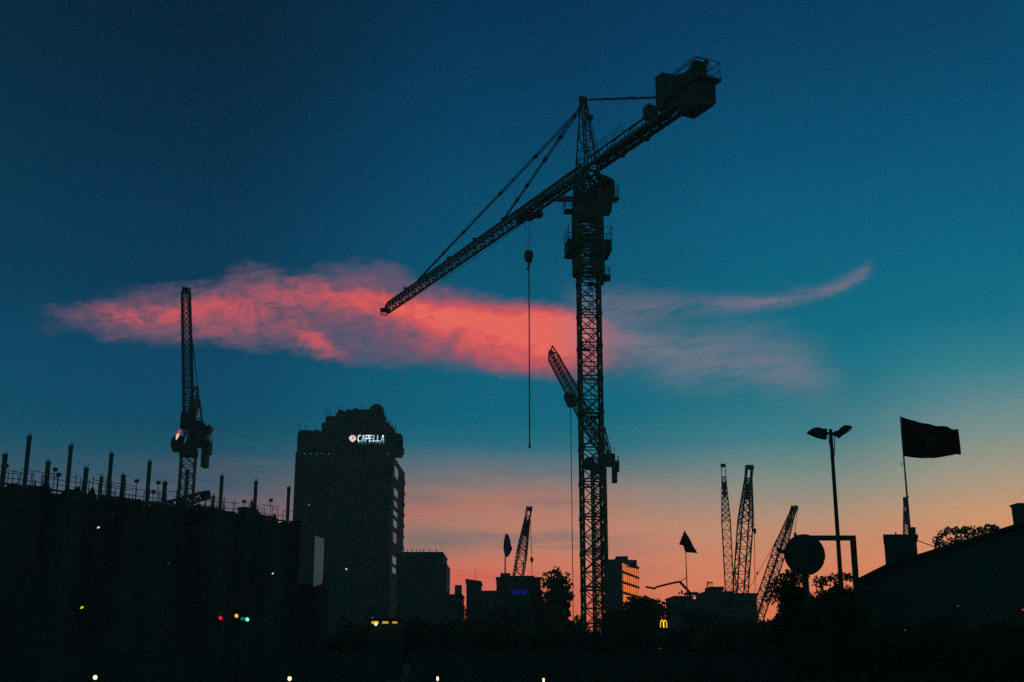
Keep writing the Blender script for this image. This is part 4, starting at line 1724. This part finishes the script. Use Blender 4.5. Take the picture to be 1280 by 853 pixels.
# large flag over the rooftop room
YF = 62.0
pole_b = at(1137.5, 671, YF)
pole_t = at(1126, 520.5, YF)
pole_b.x = (pole_b.x + pole_t.x) / 2
pole_t.x = pole_b.x
fl = thing('flagpole', pole_b, 'thin flagpole on the rooftop room, flying a big dark red flag', 'flag')
m = MB()
m.tube([pole_b - ZU * .02, pole_b.lerp(pole_t, .5), pole_t], .03, 8, [.06, .045, .02])
m.ball(pole_t, .035, 8, 6)
m.box(pole_b + ZU * .05, (.3, .3, .1))
pl = part(m, 'pole', M['grey_steel'], fl)
m = MB()
m.tube([at(1129.2, 580, YF) + Vector((-.08 + .07 * math.cos(a), 0, .09 * math.sin(a))) for a in [i * math.pi / 5 for i in range(11)]], .012, 5)
m.rope(pole_t + Vector((-.035, 0, -.1)), pole_b + Vector((-.035, 0, .8)), .008)
part(m, 'halyard', M['rope'], pl)
m = MB()
top = resample([(1126.3, 521), (1138, 525), (1152, 528.5), (1166, 531.5), (1185, 534), (1194, 537), (1197, 536.5)], 26)
bot = resample([(1130.3, 570.5), (1140, 572), (1152, 573), (1165, 573), (1178, 571.5), (1190, 569), (1195, 568), (1200.5, 570)], 26)
bot[-1] = (1200.2, 569.0)
flag_cloth(m, top, bot, 12, .16, YF - .03)
cl = part(m, 'flag_cloth', M['red_cloth'], fl, smooth=True)
m = MB()
star_c = at(1162, 552, YF - .16)
for k in range(5):
    a0 = R(90 + 144 * k)
    a1 = R(90 + 144 * (k + 1))
    rr = .40
    m.bar(star_c + Vector((rr * math.cos(a0), -.03, rr * math.sin(a0))), star_c + Vector((rr * math.cos(a1), -.03, rr * math.sin(a1))), .012, .055, up=(0, 0, 1)) if False else m.frame(
        star_c + Vector((rr * (math.cos(a0) + math.cos(a1)) / 2, -.1, rr * (math.sin(a0) + math.sin(a1)) / 2)),
        Vector((math.cos(a1) - math.cos(a0), 0, math.sin(a1) - math.sin(a0))) * rr / 2, Vector((0, .003 + .001 * k, 0)),
        Vector((-(math.sin(a1) - math.sin(a0)), 0, math.cos(a1) - math.cos(a0))).normalized() * .04)
part(m, 'star_emblem', M['green_cloth'], cl)

# pointed flag, middle right
YF2 = 150.0
pb, pt = at(857.8, 742, YF2), at(855.5, 663, YF2)
pb.x = pt.x = at(857.5, 700, YF2).x
pb.z = 0
fl = thing('flagpole', pb, 'flagpole with a dark pointed flag folded to a triangle, above low roofs', 'flag')
m = MB()
m.tube([pb, pb.lerp(pt, .6), pt], .06, 8, [.11, .07, .035])
m.box(pb + ZU * .15, (.6, .6, .3))
part(m, 'pole', M['grey_steel'], fl)
m = MB()
top = resample([(855.4, 663.5), (860, 670), (866, 681), (871.3, 691.3)], 14)
bot = resample([(848.6, 681), (854, 682), (856.5, 690.5), (871, 691.8)], 14)
flag_cloth(m, top, bot, 8, .3, YF2 - .06)
part(m, 'flag_cloth', M['red_cloth'], fl, smooth=True)

# drooping flag on the building with the blue sign
YF3 = 246.5
pb, pt = at(630.5, 717.5, YF3), at(633.5, 667, YF3)
pb.x = pt.x = at(631.5, 690, YF3).x
fl = thing('flagpole', pb, 'flagpole with a limp blue grey flag hanging down, on a flat roof', 'flag')
m = MB()
m.tube([pb, pb.lerp(pt, .5), pt], .06, 8, [.16, .11, .06])
m.ball(pt, .09, 8, 6)
part(m, 'pole', M['grey_steel'], fl)
m = MB()
vs, fs = [], []
prof = [(667.5, 632.8, 634.2), (671, 631, 636.5), (676, 629.8, 637.8), (681, 629.4, 638.6), (685, 629.2, 640), (687.5, 629.4, 640.4), (690, 629.8, 638.6), (693, 630.5, 638), (695.5, 632, 637.2)]
for py, xa, xb in prof:
    for k in range(10):
        t = k / 9
        p = at(xa + (xb - xa) * t, py + (1.5 * math.sin(t * 5) if py > 690 else 0), YF3)
        vs.append(p + Vector((0, -.15 + .35 * math.sin(t * 12), 0)))
fs = [(j * 10 + i, j * 10 + i + 1, j * 10 + 11 + i, j * 10 + 10 + i) for j in range(len(prof) - 1) for i in range(9)]
k = len(vs)
m._add(vs + [v + Vector((0, .03, 0)) for v in vs], fs + [tuple(k + q for q in f[::-1]) for f in fs])
part(m, 'flag_cloth', M['blue_cloth'], fl, smooth=True)

# bracket lamp beside the pointed flag
YL = 140.0
base = at(862.5, 742, YL)
base.z = 0
st = thing('street_lamp', base, 'street lamp with a long thin arm reaching left over the round bushy tree', 'lamp')
m = MB()
knee = at(849.5, 727.2, YL)
elbow = at(862, 741, YL)
m.tube([base, Vector((base.x, base.y, elbow.z)), knee], .16, 8)
m.box(base + ZU * .2, (.5, .5, .4))
part(m, 'pole', M['dark_steel'], st)
m = MB()
end = at(819, 734.5, YL)
m.tube([knee, knee.lerp(end, .5) + ZU * .03, end], .11, 8)
part(m, 'arm', M['dark_steel'], st)
m = MB()
m.rope(knee, at(858, 722.5, YL), .05)
part(m, 'stay_wire', M['rope'], st)
m = MB()
m.frame(end + Vector((-.5, 0, -.05)), (.55, 0, -.09), (0, .2, 0), (.02, 0, .1))
part(m, 'lamp_head', M['grey_steel'], st)


# ------------------------------------------------------------------ right hand side: hall, rooftop room, sign, lamp
YH = 58.0


def hall():
    eave = at(1062, 727, YH)
    p2 = at(1104, 706, YH)
    slope = (p2.z - eave.z) / (p2.x - eave.x)
    e2 = at(1262, 657, YH)
    slope2 = (e2.z - p2.z) / (e2.x - p2.x)
    ridge_x = e2.x + 9
    zr = e2.z + slope2 * 9
    base = Vector((eave.x, YH, 0))
    root = thing('hall', base, 'big dark hall whose roof edge climbs to the right behind the bushes', 'building')
    dp = 16.0
    prof = [(eave.x + .3, 0), (eave.x + .3, eave.z - .15), (p2.x, p2.z - .15), (ridge_x, zr - .15), (ridge_x + 22, eave.z - .15), (ridge_x + 22, 0)]
    m = MB()
    m.prism([(x, YH, z) for x, z in prof], (dp * .3, dp, 0))
    part(m, 'wall', M['render_wall'], root)
    m = MB()
    rp = [(eave.x, eave.z), (p2.x, p2.z), (ridge_x, zr), (ridge_x + 22.3, eave.z)]
    for (xa, za), (xb, zb) in zip(rp, rp[1:]):
        m.prism([(xa, YH - .5, za - .15), (xb, YH - .5, zb - .15), (xb, YH - .5, zb), (xa, YH - .5, za)], ((dp + 1) * .3, dp + 1, 0))
    for i in range(40):
        x = eave.x + (ridge_x - eave.x) * (i + .5) / 40
    rf = part(m, 'roof', M['roof_sheet'], root)
    # chimney at the frame's right edge
    m = MB()
    c0, c1 = at(1274.5, 645, YH + 4), at(1290, 645, YH + 4)
    zt = at(1274, 631.5, YH + 4).z
    m.prism([(c0.x + .05, YH + 4, zr - 3.2), (c1.x, YH + 4, zr - 3.2), (c1.x, YH + 4, zt), (c0.x - .02, YH + 4, zt)], (0, .9, 0))
    m.box(((c0.x + c1.x) / 2, YH + 4.45, zt + .05), (c1.x - c0.x + .14, 1.04, .1))
    part(m, 'chimney', M['brick_wall'], rf)
    for i in range(4):
        c = Vector((eave.x + 3.2 + i * 3.6, YH - .03, 1.9))
        m = MB()
        m.box(c, (1.7, .1, 1.4))
        f = part(m, 'window', M['dark_cladding'], root)
        m = MB()
        m.box(c - Vector((0, .065, 0)), (1.5, .03, 1.2))
        part(m, 'pane', M['glass'], f)
    for px, py, sz, mm, lb in ((1131, 788.5, .045, 'orange_dim', 'small lit orange lamp'), (1090.5, 780, .03, 'sign_dim', 'faint lamp'), (1278.5, 762.5, .03, 'red_lamp', 'tiny red lamp'), (1197, 758, .02, 'sign_dim', 'faint lamp')):
        p = at(px, py, YH - .3)
        m = MB()
        m.box(p + Vector((0, .19, 0)), (.1, .2, .2))
        w = part(m, 'wall_lamp', M['dark_steel'], root)
        m = MB()
        m.box(p, (sz, .1, sz * 2))
        part(m, 'lens', M[mm], w, label=lb)
    # rooftop room
    m = MB()
    xa, xb = at(1104.5, 672, YH + 2).x, at(1140, 672, YH + 2).x
    zt = at(1120, 671.5, YH + 2).z
    zb = p2.z - .1
    sk = Vector((xa / (YH + 2) * 4, 4, 0))
    m.prism([(xa, YH + 2, zb - .4), (xb, YH + 2, zb - .4), (xb, YH + 2, zt), (xa, YH + 2, zt)], sk)
    rr = part(m, 'rooftop_room', M['render_wall'], root)
    m = MB()
    xc = at(1146.5, 672, YH + 2).x
    m.prism([(xa - .04, YH + 1.95, zt), (xc + .04, YH + 1.95, zt), (xc + .04, YH + 1.95, zt + .13), (xa - .04, YH + 1.95, zt + .13)], sk)
    xq = at(1143.2, 690, YH + 2).x
    m.box((xc - .12, YH + 2.2, (zt + zb) / 2), (.2, .25, zt - zb + 1.0))
    part(m, 'room_canopy', M['concrete'], root)
    m = MB()
    p = at(1120, 671, YH + 2.5)
    m.bar(p, p + ZU * .22, .05)
    m.bar(at(1147, 676, YH + 2.5), at(1166, 683, YH + 3), .035)
    part(m, 'aerial', M['dark_steel'], root)
    return zt


ztop = hall()
# twin headed street lamp
YS = 54.0
pb, pt = at(1050, 720, YS), at(1039, 540, YS)
pb.x = pt.x = (pb.x + pt.x) / 2
pb.z = 0
st = thing('street_lamp', pb, 'tall street lamp with two heads spread like wings against the sky', 'lamp')
m = MB()
m.tube([pb, pb.lerp(pt, .4), pb.lerp(pt, .42), pt + ZU * .12], .1, 10, [.13, .115, .10, .075])
m.tube([pb, pb + ZU * 1.2], .19, 10)
part(m, 'pole', M['dark_steel'], st)
px_m = 54.0 / F
for s, pr in ((-1, ((-.15, -.06), (-.42, .0), (-.48, .14), (-.74, .18), (-.97, .12), (-1.13, .01), (-1.11, -.06), (-.62, -.26), (-.25, -.34), (-.28, -.26))),
              (1, ((.12, -.02), (.42, .06), (.52, .2), (.66, .28), (.82, .26), (1.02, .22), (.99, .13), (.42, -.28), (.32, -.18), (.12, -.12)))):
    m = MB()
    m.prism([pt + Vector((x * .92, -.22, z)) for x, z in pr], (0, .44, 0))
    hd = part(m, 'lamp_head', M['dark_steel'], st)
    m = MB()
    m.frame(pt + Vector((s * .72, 0, -.06 + .02 * s)), (.2, 0, s * .11), (0, .17, 0), (-.01, 0, .012))
    part(m, 'lamp_glass', M['glass'], hd)
    m = MB()
    m.tube([pt + Vector((s * .15, -.1, -.2)), pt + Vector((s * .1, -.1, -.7)), pt + Vector((s * .05, -.1, -1.15))], .022, 6)
    part(m, 'cable', M['rope'], st)
m = MB()
m.bar(pt + Vector((-.3, 0, -.08)), pt + Vector((.3, 0, -.08)), .1)
m.box(pt + Vector((-.28, 0, .03)), (.2, .2, .2))
part(m, 'crossarm', M['dark_steel'], st)

# goal shaped steel frame with the round sign in front of it
YG = 47.0
base = at(1067.5, 722, YG)
base.z = 0
m = MB()
x1 = at(1067.3, 690, YG).x
zt = at(1040, 670, YG).z
x0 = at(1005.5, 670, YG).x
w = .19
m.box((x1, YG, zt / 2), (w, w, zt))
m.box(((x0 + x1) / 2, YG, zt - w / 2 + .01), (x1 - x0 + w - .01, w - .004, w))
m.box((x1, YG, .06), (.5, .5, .12))
solo(m, 'sign_gantry', M['dark_steel'], base, 'right angled steel gantry, one post and a level beam, beside the tall street lamp', 'gantry')
YR = 46.3
c = at(1006.3, 693.5, YR)
rad = 24 / F * (YR * CP + c.z * SP)
base = Vector((c.x, YR, 0))
rs = thing('round_sign', base, 'large round disc sign on a post, seen from its dark back', 'sign')
m = MB()
m.tube([c + Vector((0, 0, 0)), c + Vector((0, .12, 0))], rad, 48)
disc = part(m, 'disc', M['dark_steel'], rs)
m = MB()
ring = [c + Vector((rad * math.cos(a), .06, rad * math.sin(a))) for a in [2 * math.pi * i / 48 for i in range(49)]]
m.tube(ring, .045, 6)
m.bar(c + Vector((-rad * .7, -.03, .25)), c + Vector((rad * .7, -.03, .25)), .05)
m.bar(c + Vector((-rad * .7, -.03, -.25)), c + Vector((rad * .7, -.03, -.25)), .05)
part(m, 'rim', M['grey_steel'], disc)
m = MB()
q = c + Vector((-rad - .12, .05, .17))
m.prism([q + Vector((x, -.1, z)) for x, z in ((.2, -.16), (.2, .1), (.0, .02), (-.18, .1), (-.2, .0), (-.05, -.1))], (0, .2, 0))
part(m, 'spotlight', M['dark_steel'], rs)
m = MB()
m.tube([base, c + Vector((0, .2, 0))], .12, 10)
m.box(base + ZU * .1, (.5, .5, .2))
part(m, 'post', M['dark_steel'], rs)


# ------------------------------------------------------------------ trees
def leaf_cluster(vs, fs, c, r, n, size, rg):
    for _ in range(n):
        while True:
            p = Vector((rg.uniform(-1, 1), rg.uniform(-1, 1), rg.uniform(-1, 1)))
            if p.length < 1:
                break
        p = c + Vector((p.x * r, p.y * r, p.z * r * .8))
        a = Vector((rg.gauss(0, 1), rg.gauss(0, 1), rg.gauss(0, 1))).normalized()
        b = a.cross(Vector((rg.gauss(0, 1), rg.gauss(0, 1), rg.gauss(0, 1)))).normalized()
        s = size * rg.uniform(.6, 1.3)
        o = len(vs)
        vs += [p - a * s, p + b * s * .45, p + a * s, p - b * s * .45]
        fs.append((o, o + 1, o + 2, o + 3))


def tree(px, top_py, Y, width_px, label, seed, mm='leaf', trunk=.35, dens=1.0, leaf=.16, name='tree', group='trees along the skyline', flat=.8, outline=None, gaps=.12, full=.86):
    rg = random.Random(seed)
    top = at(px, top_py, Y)
    base = Vector((top.x, Y, 0))
    H = top.z
    Wd = width_px / F * (Y * CP + H * .5 * SP) / 2
    root = thing(name, base, label, 'tree', group)
    ch = H * full
    zc = H - ch / 2
    m = MB()
    fork = base + ZU * max(.4, H - ch * .8)
    m.tube([base, base.lerp(fork, .5) + Vector((rg.uniform(-.1, .1), 0, 0)), fork], trunk, 8, [trunk * 1.3, trunk, trunk * .8])
    tr = part(m, 'trunk', M['bark'], root)
    clumps = []
    nclump = int(46 * dens * max(1.0, ch / (2 * Wd)))
    for i in range(nclump):
        while True:
            q = Vector((rg.uniform(-1, 1), rg.uniform(-1, 1), rg.uniform(-1, 1)))
            if .2 < q.length < 1:
                break
        q3 = (abs(q.x) ** 3 + abs(q.y) ** 3 + abs(q.z) ** 3) ** (1 / 3)
        q = q / q3 * (rg.random() ** .4)
        lump = .82 + .18 * math.sin(q.x * 4 + seed) * math.cos(q.y * 3.3 + seed * 2) + rg.uniform(-.12, .06)
        c = base + Vector((q.x * Wd * lump * .86, q.y * Wd * .8 * lump, zc + q.z * ch / 2 * lump * .86))
        if rg.random() < gaps and q.length > .5:
            continue
        clumps.append((c, rg.uniform(.2, .36) * min(Wd, ch * .6)))
    if outline:
        for ox, oy, orr in outline:
            c = at(ox, oy, Y)
            clumps.append((c, orr / F * Y))
    m = MB()
    for c, r_ in clumps[::3]:
        mid = fork.lerp(c, .5) + Vector((rg.uniform(-.2, .2), rg.uniform(-.2, .2), .1 * ch))
        m.tube([fork, mid, c], trunk * .3, 5, [trunk * .5, trunk * .3, trunk * .1])
    part(m, 'limbs', M['bark'], root)
    vs, fs = [], []
    for c, r_ in clumps:
        n = int(150 * dens ** .3 * max(.5, (r_ / leaf / 6) ** 1.2))
        leaf_cluster(vs, fs, c, r_, min(n, 420), leaf, rg)
    m = MB()
    m._add(vs, fs)
    part(m, 'crown', M[mm], root)
    return root


tree(696, 711, 150, 40, 'round crowned tree just left of the tall mast with open twiggy edge', 3, leaf=.26, gaps=.12, dens=1.3, outline=[(688, 722, 11), (704, 723, 10), (697, 715, 8), (709, 733, 8), (684, 732, 10), (711, 744, 7)])
tree(674, 724, 156, 36, 'smaller pointed tree leaning out of the wide building, left of the round crowned tree', 5, leaf=.24, flat=1.0)
tree(717, 764, 140, 44, 'low bush tree at the foot of the tall mast', 6, leaf=.22)
tree(806, 733, 118, 66, 'large round bushy tree in front of the orange glowing office block', 8, leaf=.2, dens=1.8, gaps=.03)
tree(772, 752, 122, 52, 'dark bushy tree merging into the right foot of the tall mast', 12, leaf=.2, dens=1.2, gaps=.05)
tree(872, 751, 130, 56, 'low spreading tree below the pointed flag', 13, leaf=.2, dens=1.1)
tree(915, 757, 120, 66, 'low spreading tree in front of the houses under the upright booms', 14, leaf=.2, dens=1.1)
tree(640, 748, 145, 80, 'wide low tree in front of the building with the blue sign', 15, leaf=.22, dens=1.2)
tree(588, 756, 150, 70, 'low tree below the narrow tall house', 16, leaf=.22, dens=1.2)
tree(990, 712, 50, 62, 'leafy tree behind the round sign, left half of the dark bush row', 21, leaf=.085, dens=2.3, gaps=.03, outline=[(968, 744, 14), (972, 732, 12), (985, 722, 12), (978, 727, 11), (992, 720, 12), (1000, 722, 12)])
tree(1048, 716, 52, 66, 'leafy tree behind the gantry post with ragged top', 22, leaf=.08, dens=2.0, gaps=.06, outline=[(1032, 726, 9), (1044, 723, 8), (1054, 721, 7), (1062, 722, 7), (1024, 728, 10)])
tree(1022, 724, 49, 50, 'low bush between the round sign and the tall street lamp', 23, leaf=.075, dens=1.3)
tree(1186, 660, 96, 50, 'open crowned tree looking over the hall roof, sky showing through its leaves', 31, leaf=.15, dens=1.1, gaps=.25, outline=[(1172, 676, 8), (1178, 668, 7), (1186, 664, 6), (1195, 664, 7), (1207, 662, 6), (1202, 670, 9), (1190, 680, 10), (1175, 684, 9), (1214, 668, 9)], mm='leaf_olive')
tree(1224, 657, 100, 46, 'broad tree behind the hall roof, right of the open crowned tree', 32, leaf=.15, dens=1.2, gaps=.12, outline=[(1217, 663, 7), (1226, 664, 8), (1236, 660, 6), (1243, 660, 5), (1232, 668, 9), (1244, 667, 7)], mm='leaf_olive')
tree(1155, 682, 92, 16, 'small round shrub top beside the rooftop room', 33, leaf=.14, dens=.5, mm='leaf_olive')
for i, (px, py, Y, wd, lb) in enumerate(((1008, 738, 44, 56, 'dark bush hiding the foot of the round sign post'), (1066, 736, 44.5, 50, 'dark bush hiding the foot of the gantry post'), (1105, 772, 53, 110, 'dark bush in front of the hall wall, below the rooftop room'), (1190, 762, 54, 120, 'dark bush in front of the hall wall, under the open crowned tree'), (1262, 768, 53, 90, 'dark bush in front of the hall at the picture edge'), (655, 772, 99, 90, 'dark low tree left of the tall mast base, under the wide low tree'), (742, 779, 93, 84, 'dark low tree right at the foot of the tall mast'), (846, 776, 92, 88, 'dark low tree behind the yellow arches sign'), (958, 764, 88, 84, 'dark low tree at the foot of the slanting boom'), (560, 773, 108, 84, 'dark low tree at the right foot of the plain dark block'), (480, 776, 104, 80, 'dark low tree behind the kiosk with the yellow strip'), (520, 770, 105, 80, 'dark low tree below the plain dark block'), (600, 776, 100, 90, 'dark low tree left of the mast foot trees, nearer than the skyline trees'),
                                         (690, 777, 96, 86, 'dark low tree in front of the tall mast foundation'), (790, 775, 94, 80, 'dark low tree under the large round bushy tree'),
                                         (905, 778, 90, 96, 'dark low tree right of the yellow arches sign'), (440, 772, 112, 76, 'dark low tree below the office tower'))):
    tree(px, py, Y, wd * 1.15, lb, 50 + i, leaf=.16 if Y > 70 else .09, dens=1.2, gaps=.04, group='low trees in the dark foreground', flat=.7)


# ------------------------------------------------------------------ site hoarding, hedge and small lights in the dark
def hoarding(x0, y0, x1, y1, h, label):
    a, b = Vector((x0, y0, 0)), Vector((x1, y1, 0))
    root = thing('site_hoarding', a, label, 'fence')
    d = (b - a).normalized()
    n = Vector((-d.y, d.x, 0))
    L = (b - a).length
    k = max(2, round(L / 2.4))
    m = MB()
    for i in range(k):
        s = L * (i + .5) / k
        m.frame(a + d * s + n * rnd.uniform(-.01, .01) + ZU * (h / 2 + .06), d * (L / k / 2 - .01), n * .02, ZU * (h / 2 - .04 + rnd.uniform(-.02, .02)))
    part(m, 'panels', M['hoarding'], root)
    m = MB()
    for i in range(k + 1):
        m.frame(a + d * L * i / k + n * .09 + ZU * h / 2, d * .05, n * .05, ZU * h / 2)
    for z in (.5, h - .4):
        m.frame(a + d * L / 2 + n * .05 + ZU * z, d * L / 2, n * .025, ZU * .05)
    part(m, 'posts', M['formwork'], root)


hoarding(-46, 78.5, -8, 79.5, 2.0, 'long dark site hoarding along the road on the left')
hoarding(-6.5, 80.5, 22, 79.0, 2.0, 'long dark site hoarding along the road at the foot of the tall mast')
rg = random.Random(99)
vs, fs = [], []
for i in range(260):
    x = rg.uniform(3, 26)
    leaf_cluster(vs, fs, Vector((x, 53 + rg.uniform(-.5, .5), rg.uniform(.2, 1.0 + .25 * math.sin(x)))), .45, 60, .07, rg)
m = MB()
m._add(vs, fs)
hd = thing('hedge', (14, 53, 0), 'dark low hedge along the near right of the road', 'hedge')
part(m, 'foliage', M['leaf'], hd)
m = MB()
for i in range(40):
    x = 3.3 + i * .57
    m.tube([(x, 53, 0), (x + .05, 53.05, .7)], .025, 5)
part(m, 'stems', M['bark'], hd)


def traffic_light(px, py, Y, aspect, label, on_group, glow=False):
    p = at(px, py, Y)
    base = Vector((p.x, Y, 0))
    root = thing('traffic_light', base, label, 'traffic light', 'traffic lights by the road')
    dz = {'red': .0, 'amber': .3, 'green': .6}[aspect]
    head = p + ZU * (dz - .3)
    m = MB()
    m.tube([base, Vector((p.x, Y + .12, head.z + .5))], .06, 8)
    m.box(base + ZU * .1, (.3, .3, .2))
    part(m, 'pole', M['dark_steel'], root)
    m = MB()
    m.box(head + Vector((0, .02, 0)), (.34, .16, 1.0))
    for k in (-1, 0, 1):
        cc = head + ZU * .3 * k
        m.prism([cc + Vector((.14 * math.cos(a), -.06, .14 * math.sin(a) + .0)) for a in [R(x) for x in range(0, 181, 30)]] + [cc + Vector((.125 * math.cos(a), -.06, .125 * math.sin(a))) for a in [R(x) for x in range(180, -1, -30)]], (0, -.2, 0))
    hd = part(m, 'signal_head', M['dark_steel'], root)
    for k, nm in ((1, 'red'), (0, 'amber'), (-1, 'green')):
        m = MB()
        cc = head + ZU * .3 * k
        r_ = .115 if nm == aspect else .1
        m.tube([cc + Vector((0, -.075, 0)), cc + Vector((0, -.065, 0))], r_, 14)
        mm = {'red': 'red_lamp', 'amber': 'amber_lamp', 'green': 'green_lamp'}[nm] if nm == aspect else 'glass'
        part(m, 'lens', M[mm], hd, label='lit ' + nm + ' lens' if nm == aspect else None)
    return root


traffic_light(276, 772.5, 77.0, 'red', 'traffic light glowing red, in the dark left of the amber one', 0)
traffic_light(296, 770, 76.2, 'amber', 'traffic light glowing amber, between the red and the green ones', 0)
tg = traffic_light(309.5, 774.5, 75.6, 'green', 'traffic light glowing bright green, right of the amber one', 0)
traffic_light(994, 777.5, 62, 'red', 'faint red traffic light below the bushes under the round sign', 0)


# dim teal panel added to stand for the glow beside the green signal
p = at(303.6, 774, 75.9)
m = MB()
m.box(p + Vector((-.02, .06, .02)), (.30, .05, .22))
m.tube([Vector((p.x, 75.95, 0)), p + Vector((0, .05, 0))], .04, 6)
g = thing('glow_panel', (p.x, 75.95, 0), 'dim teal panel added for the glow of the green traffic light', 'sign')
part(m, 'backing', M['dark_steel'], g)
m = MB()
m.box(p + Vector((0, .02, .02)), (.26, .03, .17))
part(m, 'face', M['green_glow'], g)

# shop canopy with the yellow lit strip
p0, p1 = at(464, 778, 98), at(497, 778, 98)
sh = thing('kiosk', ((p0.x + p1.x) / 2, 99.5, 0), 'small kiosk with a broken yellow light strip, below the office tower', 'kiosk')
m = MB()
m.box(((p0.x + p1.x) / 2, 99.6, p0.z / 2 - .1), (p1.x - p0.x + .6, 2.4, p0.z - .2))
part(m, 'wall', M['dark_cladding'], sh)
m = MB()
m.box(((p0.x + p1.x) / 2, 99.3, p0.z + .22), (p1.x - p0.x + 1.0, 3.2, .16))
part(m, 'roof', M['roof_sheet'], sh)
for xa, xb, hh in ((464.5, 473, .2), (478, 485.2, .17), (490.5, 496.3, .15)):
    m = MB()
    a, b = at(xa, 778.3, 98), at(xb, 778.3, 98)
    m.box(((a.x + b.x) / 2, 98, a.z), (b.x - a.x, .12, hh))
    part(m, 'light_strip', M['strip_yellow'], sh)
m = MB()
a = at(469.8, 780.5, 97.8)
m.ball(a, .12, 10, 6)
part(m, 'bulb', M['warm_white'], sh)
m = MB()
a = at(460, 775, 97.9)
m.box(a, (.14, .05, .06), .3)
m.bar(a + Vector((.05, .05, 0)), a + Vector((.4, .3, .2)), .04)
part(m, 'small_lamp', M['sign_dim'], sh)

# yellow arches sign
p = at(829.5, 780, 88)
sg = thing('arches_sign', (p.x, 88.1, 0), 'glowing yellow double arch sign on a pole, below the round bushy tree', 'sign')
m = MB()
m.tube([(p.x, 88.15, 0), (p.x, 88.15, p.z + .1)], .07, 8)
m.box((p.x, 88.15, .1), (.4, .4, .2))
m.box((p.x, 88.12, p.z - .02), (.62, .06, .08))
part(m, 'pole', M['dark_steel'], sg)
m = MB()
hw, hh = .112, .25
for s in (-1, 1):
    pts = []
    for i in range(13):
        a = math.pi * i / 12
        x = -math.cos(a) * hw
        z = -hh + (2 * hh) * math.sin(a) ** .55
        if i in (0, 12):
            z = -hh
        pts.append(p + Vector((s * hw + x, 0, z)))
    for q, r_ in zip(pts, pts[1:]):
        m.bar(q, r_, .05, .055)
part(m, 'arches', M['yellow_lamp'], sg)

# small lamps at the very bottom edge of the picture: low lamp posts by the near pavement
proto = None
for k, (px, py, lb) in enumerate(((119, 847, 'leftmost low lamp post at the bottom edge, round warm glow'), (362, 848.5, 'low lamp post at the bottom edge below the traffic lights'),
                                  (547, 848.5, 'low lamp post at the bottom edge below the plain dark block, whitish glow'), (679.5, 850.5, 'rightmost low lamp post at the bottom edge, left of the tall mast'))):
    Y = 60.6
    p = at(px, py, Y)
    base = Vector((p.x, Y, .11))
    if True:
        root = thing('lamp_post', base, lb, 'lamp', 'low lamp posts along the near pavement')
        m = MB()
        m.tube([base, Vector((p.x, Y, p.z - .12))], .06, 10)
        m.tube([Vector((p.x, Y, p.z - .14)), Vector((p.x, Y, p.z - .1))], .1, 12)
        part(m, 'post', M['dark_steel'], root)
        m = MB()
        s = (.105, .1, .075, .07)[k]
        if k < 2:
            m.ball(p, (s, s, s * 1.1), 12, 8)
        else:
            m.ball(p, (s * .8, s * .8, s * 1.7), 12, 8)
        part(m, 'globe', M['warm_white'], root, smooth=True)
        m = MB()
        m.tube([Vector((p.x, Y, p.z + .10)), Vector((p.x, Y, p.z + .15))], .1, 12, [.09, .02])
        part(m, 'cap', M['dark_steel'], root)

# ------------------------------------------------------------------ evening haze
m = MB()
m.box((0, 310, 54), (900, 700, 111))
hz = m.build('haze', [], None, (0, 0, 0))
hz['kind'] = 'stuff'
hz['label'] = 'thin evening haze over the city'
hm = bpy.data.materials.new('haze')
hm.use_nodes = True
t = hm.node_tree
t.nodes.clear()
o = t.nodes.new('ShaderNodeOutputMaterial')
v = t.nodes.new('ShaderNodeVolumePrincipled')
v.inputs['Color'].default_value = (.74, .88, .92, 1)
v.inputs['Density'].default_value = .0007
v.inputs['Anisotropy'].default_value = .2
t.links.new(v.outputs[0], o.inputs['Volume'])
hz.data.materials.append(hm)
